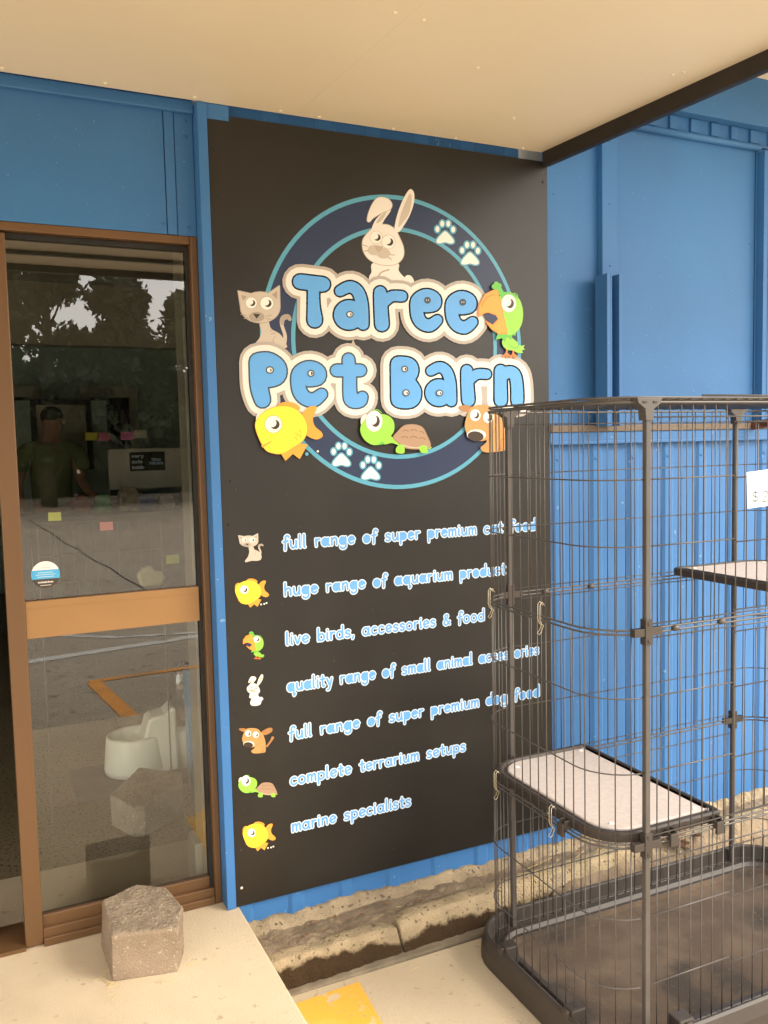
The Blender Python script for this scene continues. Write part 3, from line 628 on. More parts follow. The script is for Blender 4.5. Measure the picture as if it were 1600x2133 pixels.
# hand-lettered text lines
def arc(cx, cy, rx, ry, a0, a1, n=10): return [(cx+rx*math.cos(R(a0+(a1-a0)*i/n)), cy+ry*math.sin(R(a0+(a1-a0)*i/n))) for i in range(n+1)]
bowl = arc(.37, .5, .34, .5, 0, 360, 14)
G = {
 'a': ([bowl, [(.74, 1), (.72, .2), (.84, .0)]], .86), 'b': ([[(.06, 1.75), (.04, 0)], arc(.40, .48, .34, .48, 0, 360, 14)], .78), 'c': ([arc(.38, .5, .34, .5, 50, 315)], .68),
 'd': ([bowl, [(.74, 1.75), (.74, .05)]], .82), 'e': ([[(.05, .42), (.68, .62)]+arc(.38, .52, .33, .48, 15, 320, 12)], .72),
 'f': ([arc(.46, 1.45, .2, .3, 20, 180, 6)+[(.25, .9), (.2, -.22)], [(.02, .92), (.52, 1.02)]], .56), 'g': ([bowl, [(.73, 1), (.74, -.2)]+arc(.42, -.25, .32, .36, 0, -160, 7)], .82),
 'h': ([[(.06, 1.75), (.05, 0)], [(.06, .6), (.3, .98), (.58, .9), (.66, .5), (.68, 0)]], .76), 'i': ([[(.1, 1), (.1, .12), (.18, 0)], [(.13, 1.42)]], .24),
 'l': ([[(.08, 1.75), (.07, .2), (.17, 0)]], .26), 'm': ([[(.05, 1), (.06, 0)], [(.06, .65), (.25, .98), (.46, .9), (.5, .0)], [(.5, .6), (.7, .98), (.9, .9), (.95, .0)]], 1.02),
 'n': ([[(.05, 1), (.06, 0)], [(.06, .65), (.32, .98), (.58, .9), (.65, .0)]], .74), 'o': ([arc(.39, .5, .35, .5, 0, 360, 14)], .8),
 'p': ([[(.05, 1), (.06, -.65)], arc(.40, .5, .34, .48, 0, 360, 14)], .78), 'q': ([bowl, [(.72, 1), (.74, -.62), (.9, -.45)]], .86),
 'r': ([[(.05, 1), (.08, 0)], [(.08, .65), (.28, .95), (.5, .96)]], .52), 's': ([[(.56, .86), (.34, 1.), (.1, .86), (.14, .62), (.5, .42), (.56, .18), (.34, 0), (.05, .1)]], .62),
 't': ([[(.3, 1.5), (.28, .2), (.4, .0), (.52, .06)], [(.04, 1.02), (.56, 1.05)]], .56), 'u': ([[(.05, 1), (.07, .3), (.28, 0), (.5, .12), (.65, .5)], [(.67, 1), (.7, .0)]], .76),
 'v': ([[(.04, 1), (.33, 0), (.62, 1)]], .66), 'y': ([[(.05, 1), (.36, .1)], [(.68, 1), (.32, -.5), (.08, -.62)]], .72),
 '&': ([[(.86, .02), (.24, 1.15), (.3, 1.45), (.5, 1.5), (.6, 1.25), (.12, .5), (.16, .1), (.45, 0), (.84, .5)]], .9), ',': ([[(.12, .08), (.05, -.28)]], .2),
 '$': ([[(.6, 1.35), (.32, 1.5), (.08, 1.3), (.12, 1.0), (.5, .75), (.6, .4), (.34, .15), (.04, .3)], [(.34, 1.7), (.3, 0)]], .7), '2': ([[(.05, 1.3), (.25, 1.55), (.55, 1.45), (.55, 1.1), (.05, .1), (.62, .1)]], .72),
 '9': ([arc(.34, 1.2, .28, .35, 0, 360, 10)+[(.6, .7), (.5, .1)]], .7), 'T': ([[(.0, 1.6), (.8, 1.6)], [(.4, 1.6), (.4, 0)]], .84)}
def layout(txt, x0, x1, z, u, gap=.24, sp=.9):
    tot = 0; pos = []
    for ch in txt:
        if ch == ' ': tot += sp; continue
        pos.append((ch, tot)); tot += G[ch][1]+gap
    tot -= gap; k = (x1-x0)/tot; words = []; cur = []; last = None
    for ch, p in pos:
        if last is not None and p-last > .01+gap: pass
        cur.append([[(x0+(p+q[0])*k, z+q[1]*u) for q in s_] for s_ in G[ch][0]]); last = p+G[ch][1]
    return cur
def text_line(txt, x1, z):
    rr = random.Random(len(txt)); u = .0222; z += .0062
    Ls = layout(txt, .190, x1, z, u)
    a = Art(ID, YS-.0001, .0003)
    a.put(caps([s_ for l_ in Ls for s_ in l_], .0065, n=5, smooth=True), C_txtw)
    a.put(caps([s_ for l_ in Ls for s_ in l_], .0033, n=5, smooth=True), C_txt)
    a.done('text_line', SG)
for txt, x1, z in (('full range of super premium cat food', 1.137, 1.108), ('huge range of aquarium product', 1.006, .960), ('live birds, accessories & food', .917, .804), ('quality range of small animal accessories', 1.145, .655),
                   ('full range of super premium dog food', 1.147, .500), ('complete terrarium setups', .832, .351), ('marine specialists', .613, .198)):
    text_line(txt, x1, z)
# small icons beside the lines
def icon(fn, nm, src, dst):
    (a0, b0, a1, b1), (c0, d0, c1, d1) = src, dst
    def T(x, y_):
        p = pix(c0+(x-a0)*(c1-c0)/(a1-a0), d0+(y_-b0)*(d1-d0)/(b1-b0), 0); return p.x, p.z
    a = Art(T, YS-.0018, .00008); fn(a, True)
    b = Art(T, YS-.0008); 
    o = a.done(nm, SG)
icon(draw_cat, 'cat_icon', (38, 546, 305, 945), (496, 1111, 548, 1171))
icon(draw_fish, 'fish_icon', (120, 1133, 462, 1432), (489, 1205, 560, 1266))
icon(draw_parrot, 'parrot_icon', (1248, 530, 1484, 912), (506, 1315, 551, 1373))
icon(draw_rabbit, 'rabbit_icon', (667, 58, 930, 665), (514, 1404, 548, 1470))
icon(draw_dog, 'dog_icon', (1148, 1148, 1455, 1388), (497, 1516, 570, 1569))
icon(draw_tortoise, 'tortoise_icon', (650, 1174, 1012, 1392), (496, 1614, 578, 1660))
icon(draw_fish, 'fish_icon', (120, 1133, 462, 1432), (505, 1711, 574, 1773))
for x, z in ((.018, .06), (.018, 1.2), (.018, 2.3), (1.182, .06), (1.182, 1.2), (1.182, 2.33), (.018, .62), (.03, 1.33)):
    MB().ball((x, -.0008, z), (.0045, .002, .0045)).build('screw_head', M_black if z > .5 else M_padstud, SG, smooth=True)

# ---------------------------------------------------------------- wall fittings on the right
mb = MB(lambda v: (v[0]-.020, v[1]-.013, v[2])); mb.box(1.417, 1.433, -.066, .0, 1.478, 2.018); mb.box(1.433, 1.484, -.006, .0, 1.478, 2.018); mb.box(1.472, 1.484, -.066, -.006, 1.478, 2.018)
mb.box(1.433, 1.440, -.066, -.061, 1.478, 2.018)
tag(mb.build('wall_channel', M_blue, bevel=.0015), 'upright blue steel channel fixed over the wall batten above the sill', 'channel')
mb = MB(); mb.tube([(2.205, .02, 1.468), (2.203, -.06, 1.478), (2.2, -.10, 1.482)], .017, 10); mb.tube([(2.2, -.10, 1.482), (2.199, -.112, 1.483)], .024, 6)
tag(mb.build('pipe_stub', M_rust), 'rusty pipe stub sticking out of the wall at sill height', 'pipe')

# ---------------------------------------------------------------- concrete blocks
def block(name, foot, top, m, label, ang=0, lip=True):
    e = thing(name, label, 'concrete block', (sum(p[0] for p in foot)/len(foot), sum(p[1] for p in foot)/len(foot), foot[0][2]))
    n = len(foot); mid = [tuple(f[i]*.03+t[i]*.97 for i in range(3)) for f, t in zip(foot, top)]
    c = [sum(p[i] for p in top)/n for i in range(3)]; ins = [(p[0]+(c[0]-p[0])*.045, p[1]+(c[1]-p[1])*.045, p[2]+.003) for p in top]
    o = MB().loft([foot, mid, ins], mis=[0, 0, 0]).build('block_body', m, e)
    for f in o.data.polygons: f.material_index = 1 if f.normal.z > .7 else 0
    o.data.materials.append(M_blocktop)
    o.data.polygons.foreach_set('use_smooth', [True]*len(o.data.polygons))
    b = o.modifiers.new('bevel', 'BEVEL'); b.width = .014; b.segments = 3; b.limit_method = 'ANGLE'; b.angle_limit = R(35)
    displace(o, .004, .05, 4); tx = bpy.data.textures.new('fine', 'CLOUDS'); tx.noise_scale = .008
    d = o.modifiers.new('fine', 'DISPLACE'); d.texture = tx; d.strength = .0028; d.texture_coords = 'LOCAL'
    return e, o
ft = [(-.402, -.212), (-.236, -.248), (-.200, -.165), (-.225, -.03), (-.31, .02), (-.408, -.02)]
tp = [(-.400, -.212, .128), (-.228, -.247, .118), (-.198, -.17, .137), (-.222, -.055, .147), (-.30, .0, .150), (-.40, -.035, .143)]
block('concrete_block', [(x, y_, .0) for x, y_ in ft], tp, M_block, 'brown rough concrete block standing on the slab outside the glass door')
ft2 = [(-.262, .80), (-.205, .655), (-.165, .645), (.0, .75), (.02, .85), (-.15, .97)]
tp2 = [(-.265, .81, .115), (-.205, .665, .11), (-.16, .655, .115), (.005, .76, .125), (.02, .85, .14), (-.13, .95, .155)]
block('concrete_block', [(x, y_, .0) for x, y_ in ft2], tp2, M_inblock, 'pale grey concrete block on the shop floor behind the lower glass')

# ---------------------------------------------------------------- wire pet cage
CX0, CX1, CY0, CY1, CR = .695, 1.895, -.912, -.298, .125
PX0, PX1 = .820, 1.765
kp = Vector((PX0, CY1, 0)); ya = R(1.)
def cagexf(v):
    x, y_, z = v[0]-kp.x, v[1]-kp.y, v[2]
    return (kp.x+.010+x*math.cos(ya)+y_*math.sin(ya), kp.y-x*math.sin(ya)+y_*math.cos(ya), z)
CG = thing('pet_cage', 'tall charcoal wire pet cage with rounded corners, two padded shelves and deep plastic tray', 'cage', (1.3, -.6, ZG))
def CM(): return MB(cagexf)
ZT, Z2, Z1, Z0 = 1.522, .952, .405, -.135
def path_end(side, z, off=0., n=7):      # the U shaped end of the cage from back post to front post
    s = -1 if side == 'l' else 1; xp = PX0 if s < 0 else PX1; xo = (CX0-off) if s < 0 else (CX1+off); out = [(xp, CY1+off, z)]
    r = CR+off
    for i in range(n+1):
        a = R(90*i/n); out.append((xo-s*r+s*r*math.sin(a), CY1-CR+r*math.cos(a), z))
    for i in range(n+1):
        a = R(90*i/n); out.append((xo-s*r+s*r*math.cos(a), CY0+CR-r*math.sin(a), z))
    out.append((xp, CY0-off, z)); return out
def along(path, d):
    for a, b in zip(path[:-1], path[1:]):
        a = Vector(a); b = Vector(b); l = (b-a).length
        if d <= l and l > 1e-9: return a+(b-a)*(d/l)
        d -= l
    return Vector(path[-1])
rv, rh, SP = .0017, .0019, .0378
tiers = [(Z0, Z1, [-.128, .03, .213, .356], [-.128, .02, .205, .350]), (Z1, Z2, [.425, .592, .785, .935], [.42, .585, .775, .928]), (Z2, ZT, [.970, 1.165, 1.33, 1.482], [.968, 1.158, 1.325, 1.474])]
for za, zb, hz, hd in tiers:
    for side in 'lr':
        mb = CM(); p0 = path_end(side, 0); L_ = sum((Vector(b)-Vector(a)).length for a, b in zip(p0[:-1], p0[1:])); k = int(L_/SP)
        for i in range(1, k):
            q = along(p0, L_*i/k); mb.tube([(q.x, q.y, za+.004), (q.x, q.y, zb-.004)], rv, 5)
        for z in hz[1:3]:
            mb.tube(path_end(side, z, .0035), rh, 5)
        mb.build('end_wire_panel', M_wire, CG, smooth=True)
    for yy, nm in ((CY1, 'back_wire_panel'), (CY0, 'front_wire_panel')):
        mb = CM(); k = int((PX1-PX0)/SP); front = yy == CY0; sg = -1 if front else 1
        for i in range(1, k):
            x = PX0+(PX1-PX0)*i/k
            if front and 1.115 < x < 1.60: continue
            mb.tube([(x, yy, za+.004), (x, yy, zb-.004)], rv, 5)
        for z in hz:
            if front and z not in (hz[0], hz[-1]):
                mb.tube([(PX0, yy+sg*.0035, z), (1.118, yy+sg*.0035, z)], rh, 5); mb.tube([(1.60, yy+sg*.0035, z), (PX1, yy+sg*.0035, z)], rh, 5)
            else: mb.tube([(PX0, yy+sg*.0035, z), (PX1, yy+sg*.0035, z)], rh, 5)
        mb.build(nm, M_wire, CG, smooth=True)
    mb = CM(); yy = CY0-.007                                       # door in the front panel
    zz = [hd[0]+.012]+hd[1:3]+[hd[3]-.006]
    for i in range(int((1.605-1.105)/SP)+1):
        x = 1.112+i*SP; mb.tube([(x, yy, zz[0]-.004), (x, yy, zz[-1]+.004)], rv, 5)
    for z in zz: mb.tube([(1.100, yy-.0035, z), (1.612, yy-.0035, z)], rh, 5)
    mb.build('cage_door', M_wire, CG, smooth=True)
def full_ring(z, off=0.): return path_end('l', z, off)+list(reversed(path_end('r', z, off)))
for z in (Z1, Z2):
    mb = CM(); mb.tube(full_ring(z-.0055, .001), .0026, 6, closed=True); mb.tube(full_ring(z+.0055, .001), .0026, 6, closed=True)
    mb.build('tier_ring', M_post, CG, smooth=True)
    for x, yy in ((PX0+.085, CY0), (PX0+.24, CY0), (PX0+.55, CY0), (PX0+.12, CY1), (PX0+.3, CY1)):
        CM().tube([(x, yy-.004, z), (x+.016, yy-.004, z)], .008, 6).build('ring_sleeve', M_post, CG, smooth=True)
mb = CM(); mb.tube(full_ring(ZT-.004, .002), .0036, 6, closed=True); mb.tube(full_ring(ZT+.008, .0), .0032, 6, closed=True); mb.build('top_ring', M_post, CG, smooth=True)
mb = CM(); k = int((CX1-CX0)/SP)
for i in range(1, k):
    x = CX0+(CX1-CX0)*i/k; e = 0
    dx = min(x-CX0, CX1-x)
    if dx < CR: e = CR-math.sqrt(max(0, CR*CR-(CR-dx)**2))
    mb.tube([(x, CY0+e, ZT+.004), (x, CY1-e, ZT+.004)], rv, 5)
for yy in (CY0+.1, CY0+.25, -.6, CY1-.16): mb.tube([(CX0+.006, yy, ZT+.009), (CX1-.006, yy, ZT+.009)], rh, 5)
mb.tube([(1.0, CY0-.002, ZT+.0135), (1.72, CY0-.002, ZT+.0135)], .0026, 6)
mb.build('roof_wire_panel', M_wire, CG, smooth=True)
for x, yy, sg in ((PX0, CY0, -1), (PX1, CY0, -1), (PX0, CY1, 1), (PX1, CY1, 1)):
    mb = CM(); ya0, ya1 = sorted((yy+sg*.011, yy-sg*.004)); mb.box(x-.0075, x+.0075, ya0, ya1, Z0+.0, ZT-.012); mb.build('corner_post', M_post, CG, bevel=.002)
    for z in (Z1, Z2):
        mb = CM(); yb0, yb1 = sorted((yy+sg*.0145, yy-sg*.006)); mb.box(x-.0115, x+.0115, yb0, yb1, z-.032, z+.032)
        yc0, yc1 = sorted((yy+sg*.0125, yy-sg*.005)); mb.box(x-.044, x-.0117, yc0, yc1, z-.010, z+.010); mb.box(x+.0117, x+.044, yc0, yc1, z-.010, z+.010)
        for d in (-.026, .018): mb.box(x-.0045, x+.0045, *sorted((yy+sg*.0145, yy+sg*.0162)), z+d, z+d+.008)
        mb.build('cross_connector', M_plastic, CG, bevel=.0015)
    mb = CM(); y0_, y1_ = sorted((yy+sg*.015, yy-sg*.012))
    mb.ext([(x-.038, ZT+.006), (x+.038, ZT+.006), (x+.035, ZT-.006), (x+.014, ZT-.020), (x+.011, ZT-.048), (x-.011, ZT-.048), (x-.014, ZT-.020), (x-.035, ZT-.006)], 'y', y0_, y1_)
    for d in (-.022, .010): mb.box(x+d, x+d+.012, *sorted((yy+sg*.0152, yy+sg*.0165)), ZT-.007, ZT-.001, 1)
    mb.build('top_connector', [M_post, M_black], CG, bevel=.0015)
# tray
def off(d, z, dy=0): return [(x, y_, z) for x, y_ in rrect(CX0-.03-d, CX1+.03+d, CY0-.052-d, CY1+.035+d, .15+d, 8)]
mb = CM()
mb.loft([off(.012, ZG+.002), off(.010, -.12), off(.0, -.088), off(-.008, -.082), off(-.016, -.086), off(-.022, -.128), off(-.052, -.13), off(-.058, -.122), off(-.066, -.122), off(-.074, -.134), off(-.085, -.134), off(-.093, -.148), off(-.12, -.152)],
        mis=[0]*10+[1]*2)
mb.build('tray', [M_plastic, M_tray], CG, smooth=False, bevel=.002)
for x, yy, ax in ((CX0-.02, -.46, 'y'), (CX0-.02, -.78, 'y'), (.925, CY0-.04, 'x'), (1.5, CY0-.04, 'x')):
    mb = CM()
    if ax == 'y': mb.box(x, x+.045, yy-.02, yy+.02, -.128, -.068); mb.box(x-.012, x, yy-.012, yy+.012, -.105, -.07)
    else: mb.box(x-.024, x+.024, yy, yy+.045, -.128, -.072); mb.box(x-.01, x+.012, yy-.01, yy, -.105, -.075)
    mb.build('tray_clip', M_plastic, CG, bevel=.004)
# shelves
def shelf(x0, x1, z, r0, mirror):
    mb = CM()
    rim = rrect(x0, x1, CY0+.012, CY1-.012, .03, 5)
    def big(d):
        pts = []
        for cx, cy, a0, r in ((x1-.02, CY1-.012-.02, 0, .02), (x0+r0, CY1-.012-r0, 90, r0), (x0+r0, CY0+.012+r0, 180, r0), (x1-.02, CY0+.012+.02, 270, .02)):
            for i in range(7):
                a = R(a0+90*i/6); pts.append((cx+(r-d)*math.cos(a), cy+(r-d)*math.sin(a)))
        if mirror: pts = [(x0+x1-p[0], p[1]) for p in pts][::-1]
        return pts
    P3 = lambda d, zz: [(p[0], p[1], zz) for p in big(d)]
    mb.loft([P3(.012, z-.011), P3(.0, z-.008), P3(-.001, z+.013), P3(.005, z+.0175), P3(.012, z+.0165), P3(.018, z+.0095)])
    s_ = mb.build('shelf', M_plastic, CG, smooth=False)
    mb = CM(); mb.loft([P3(.030, z+.0100), P3(.030, z+.0140), P3(.033, z+.0160)]); pd = mb.build('pad', M_pad, s_)
    for px, py in ((x0+.075, CY0+.085), (x1-.055, CY0+.06), (x0+.075, CY1-.085), (x1-.055, CY1-.06)):
        if mirror: px = x0+x1-px
        mb = CM(); mb.ball((px, py, z+.0165), (.008, .008, .003), 10, 5); mb.build('stud', M_padstud, s_, smooth=True)
shelf(CX0+.012, 1.095, Z1+.012, .115, False)
shelf(1.46, CX1-.012, Z2+.020, .115, True)
def clip(x, yy, z, ax):
    mb = CM()
    if ax == 'x':
        mb.box(x-.013, x+.013, yy-.014, yy-.006, z-.02, z+.014); mb.box(x-.013, x-.008, yy-.006, yy+.02, z-.004, z+.022); mb.box(x+.008, x+.013, yy-.006, yy+.02, z-.004, z+.022)
    else:
        mb.box(x-.014, x-.006, yy-.013, yy+.013, z-.02, z+.014); mb.box(x-.006, x+.02, yy-.013, yy-.008, z-.004, z+.022); mb.box(x-.006, x+.02, yy+.008, yy+.013, z-.004, z+.022)
    mb.build('shelf_clip', M_plastic, CG, bevel=.002)
clip(.905, CY0, Z1, 'x'); clip(1.062, CY0, Z1, 'x'); clip(CX0, -.74, Z1, 'y')
# spring hooks on the cage ends
HL = {(-.40, Z2): 'brassy wire hook hanging on the cage ring near the left back post, upper tier', (-.655, Z2): 'silvery wire hook on the upper cage ring in front of the blue wall',
      (-.42, Z1): 'brassy wire hook at the back corner of the lower shelf', (-.70, Z1): 'brassy wire hook on the left front edge of the lower shelf'}
for (yy, z), lb in HL.items():
    mb = CM(); x = CX0-.004
    for d in (-.005, .005):
        mb.tube([(x+.006, yy+d, z+.035), (x-.004, yy+d, z+.047), (x-.010, yy+d, z+.040), (x-.011, yy+d, z), (x-.006, yy+d, z-.012), (x+.002, yy+d+.002, z-.018), (x-.004, yy+d+.004, z-.034)], .0010, 6)
    mb.tube([(x-.004, yy-.003, z-.034), (x-.008, yy+.002, z-.043), (x-.010, yy+.009, z-.040), (x-.004, yy+.011, z-.034)], .0010, 6)
    tag(mb.build('wire_hook', M_gold, smooth=True), lb, 'hook', 'wire hooks on the cage')
# price card
PC = thing('price_card', 'white price card hanging on the front wires of the cage', 'price tag', (1.27, CY0-.012, 1.24))
MB().ext([(1.142, 1.243), (1.302, 1.250), (1.297, 1.347), (1.138, 1.337)], 'y', CY0-.0215, CY0-.0205).build('card', M_paper, PC)
Ls = layout('$299', 1.158, 1.29, 1.258, .0175, .35)
a = Art(ID, CY0-.0217); a.put(caps([s_ for l_ in Ls for s_ in l_], .0017, n=4, smooth=True), M_ink); a.done('price_writing', PC)

# ---------------------------------------------------------------- sticker on the glass
ST = thing('round_sticker', 'round white, blue and black sticker at the foot of the upper door glass', 'sticker', (-.497, .0875, 1.08))
def halfband(z0, z1, r=.0385, n=28):
    out = []
    for i in range(n+1):
        z = z0+(z1-z0)*i/n; out.append((math.sqrt(max(0, r*r-z*z)), z))
    return [(-.497+x, 1.080+z) for x, z in out]+[(-.497-x, 1.080+z) for x, z in reversed(out)]
ys = .0874
for nm, z0, z1, m in (('white_part', .0135, .0384, C_white), ('blue_band', -.0125, .0135, C('sticker_blue', (.08, .4, .68))), ('dark_part', -.0384, -.0125, C('sticker_brown', (.06, .045, .035)))):
    a = Art(ID, ys); a.put([halfband(z0+.0002, z1-.0002)], m); a.done(nm, ST)
a = Art(ID, ys-.0003)
for z, w_ in ((.006, .02), (.0, .026), (-.006, .022)): a.put(caps([[(-.497-w_, 1.08+z), (-.497+w_, 1.08+z)]], .0005), C_white)
for z, w_ in ((.020, .016), (.028, .003)): a.put(caps([[(-.497-w_, 1.08+z), (-.497+w_, 1.08+z)]], .0007), C_tan2)
G['.'] = ([[(.1, 0)]], .2)
Ls = layout('momentum', -.518, -.478, 1.0565, .0032); a.put(caps([s_ for l_ in Ls for s_ in l_], .0006, n=4), C_white)
a.put(caps([[(-.512, 1.0495), (-.484, 1.0495)]], .0006), C_white); a.done('sticker_print', ST)

# ---------------------------------------------------------------- inside the shop
F = thing('pet_fountain', 'cream plastic pet drinking fountain with round bowl on the shop floor', 'pet fountain', (0, 1.25, .0))
cx, cy = -.085, 1.26
def ringc(cx, cy, rx, ry, z, n=24): return [(cx+rx*math.cos(2*math.pi*i/n), cy+ry*math.sin(2*math.pi*i/n), z) for i in range(n)]
MB().loft([ringc(cx, cy, .138, .12, .035), ringc(cx, cy, .142, .124, .06), ringc(cx, cy, .130, .114, .19), ringc(cx, cy, .124, .108, .2), ringc(cx, cy, .116, .1, .192), ringc(cx, cy, .108, .092, .13)]).build('bowl', M_wplastic, F, smooth=True)
MB().ext([(-.10, .12), (-.085, .15), (-.045, .272), (-.03, .282), (.025, .288), (.055, .312), (.07, .312), (.075, .036), (-.08, .036)], 'y', 1.165, 1.29).build('spout', M_wplastic, F, bevel=.01)
MB().loft([ringc(.11, 1.27, .09, .085, .03), ringc(.11, 1.27, .088, .083, .19), ringc(.11, 1.27, .06, .06, .205)]).build('bottle_base', M_wplastic, F, smooth=True)
MB().loft([ringc(.125, 1.27, .055, .055, .206), ringc(.125, 1.27, .058, .058, .44), ringc(.125, 1.27, .03, .03, .48)]).build('bottle', M_glass, F, smooth=True)
tag(MB().box(-.36, .2, 1.08, 1.42, .0, .028).build('floor_board', M_dark, bevel=.003), 'low dark board under the pet fountain', 'board')
tag(MB().ext([(.085, .0), (.135, .0), (.135, .52), (.085, .51)], 'y', .98, 1.06).build('blue_stand', M_bplastic, bevel=.006), 'upright bright blue plastic stand at the right edge of the glass', 'stand')
# counter with monitor back and mini sign
CT = thing('shop_counter', 'pale shop counter front with a small black sign hung on it', 'counter', (.7, 4.6, 0))
MB().box(.30, 1.5, 4.55, 4.6, 1.12, 1.44).build('counter_screen', M_inwhite, CT, bevel=.006)
MB().box(.2, 1.6, 4.62, 5.1, 0, 1.0).build('counter_base', M_dark, CT); MB().box(.15, 1.65, 4.5, 5.15, 1.0, 1.04).build('counter_top', M_inwhite, CT)
MS = thing('small_sign', 'small black sign with pale blue lettering hung on the counter screen', 'sign', (.6, 4.54, 1.2))
MB().box(.462, .738, 4.540, 4.549, 1.262, 1.412).build('sign_panel', M_black, MS)
a = Art(ID, 4.539)
for i, (tx, w_) in enumerate((('very', .09), ('cute', .08), ('inside', .09))):
    Ls = layout(tx, .478, .478+w_, 1.37-i*.045, .015) if all(ch in G for ch in tx) else []
    if Ls: a.put(caps([s_ for l_ in Ls for s_ in l_], .004, n=4), C_txtw)
def TM(x, y_): return .605+x/1600*.125, 1.40-y_/1624*.125
a.done('sign_print', MS)
a = Art(TM, 4.5385)
for w_ in (row1, row2a, row2b): a.put(caps([s_ for l_ in w_ for s_ in l_], None, 30, n=4), C_cream)
for w_ in (row1, row2a, row2b): a.put(caps([s_ for l_ in w_ for s_ in l_], None, 0, n=4), C_blue)
a.done('mini_logo', MS)
PF = thing('framed_poster', 'dark framed pale poster leaning against the back wall of the shop', 'picture', (-.02, 6.0, 1.2))
mb = MB(); mb.box(-.17, .36, 5.97, 6.0, 1.86, 1.91); mb.box(-.17, .36, 5.97, 6.0, 1.26, 1.31); mb.box(-.17, -.12, 5.97, 6.0, 1.31, 1.86); mb.box(.31, .36, 5.97, 6.0, 1.31, 1.86); mb.build('frame', M_dark, PF)
MB().box(-.12, .31, 5.985, 6.0, 1.31, 1.86).build('poster', M_inwhite, PF)
MB().box(-.3, .5, 6.002, 6.3, 0, 1.9).build('partition', M_inwall, PF)
# coloured price cards inside
for px, py, d, c, lb in ((114, 1076, .75, (.62, .66, .1), 'yellow-green note card low inside the upper glass'), (222, 1096, .75, (.8, .25, .25), 'pink-red note card low inside the upper glass'),
                         (192, 909, 4.4, (.75, .7, .1), 'yellow note card hanging by the counter'), (216, 910, 4.4, (.75, .2, .35), 'pink note card beside the yellow one by the counter'),
                         (265, 908, 4.4, (.85, .2, .5), 'bright magenta note card left of the white notice'), (292, 904, 4.3, (.6, .55, .45), 'white notice with red spot above the counter'),
                         (360, 1165, .5, (.5, .6, .1), 'green tag on the hanging pack near the right reveal')):
    p = pix(px, py, d); q = pix(px+14, py+8, d); h = abs(q.z-p.z); wd = abs(q.x-p.x)
    tag(MB().box(p.x-wd, p.x+wd, d, d+.003, p.z-h, p.z+h).build('note_card', flat('card_colour', c, .6)), lb, 'card', 'coloured cards inside the shop')
# wire display stand just inside
WS = thing('display_stand', 'thin wire display stand seen faintly through the door glass', 'display stand', (-.35, .8, 0))
mb = MB()
for i in range(12): mb.tube([(-.47+i*.04, .80, .95), (-.47+i*.04, .80, 1.16)], .0007, 4)
for x in (-.47, -.03): mb.tube([(x, .80, .0), (x, .80, 1.16)], .003, 4)
for z in (.95, 1.05, 1.16): mb.tube([(-.47, .80, z), (-.03, .80, z)], .001, 4)
mb.build('wire_back', M_wire, WS)
tag(MB().ext([(-.15, .945), (-.08, .945), (-.062, .97), (-.075, .995), (-.1, 1.0), (-.115, 1.02), (-.14, 1.01), (-.165, .99), (-.16, .97)], 'y', .56, .60).build('toy_pack', flat('pale_pack', (.42, .4, .26), .7), bevel=.01), 'pale cloud shaped pack low behind the upper glass', 'pack')
# stock on a table
TB = thing('stock_table', 'table piled with goods behind the glass in front of the counter', 'table', (.1, 3.9, 0))
MB().box(-.4, 1.3, 3.7, 4.2, .95, .99).build('table_top', M_dark, TB)
for x, yy in ((-.36, 3.74), (1.26, 3.74), (-.36, 4.16), (1.26, 4.16)): MB().box(x-.02, x+.02, yy-.02, yy+.02, 0, .949).build('leg', M_dark, TB)
rr = random.Random(4); cols = [(.3, .08, .05), (.1, .35, .12), (.35, .3, .22), (.08, .12, .3), (.45, .42, .38), (.25, .16, .08), (.1, .3, .32)]
nm = ['red', 'green', 'tan', 'navy', 'pale grey', 'brown', 'teal']
for i in range(7):
    x = .02+i*.15+rr.uniform(-.02, .02); w_ = rr.uniform(.05, .075); h = rr.uniform(.08, .2)
    mb = MB(); rg = [[(x+a_*w_*k, 3.9+b_*.06*k, .992+h*t) for a_, b_ in ((-1, -1), (1, -1), (1, 1), (-1, 1))] for t, k in ((0, .9), (.3, 1.05), (.75, .95), (1, .6))]
    mb.loft(rg); tag(mb.build('goods_bag', mat('bag_colour', cols[i], .6, tuple(q*.6 for q in cols[i]), 20), bevel=.006), nm[i]+' bag of goods on the stock table behind the glass', 'bag', 'goods on the stock table')
FR = thing('display_fridge', 'tall white display unit at the right behind the glass', 'fridge', (1.35, 5.4, 0))
MB().box(1.15, 1.7, 5.3, 5.8, 0, 1.8).build('cabinet', M_inwhite, FR, bevel=.01); MB().box(1.2, 1.65, 5.285, 5.299, .3, 1.6).build('shelf_front', M_dark, FR)
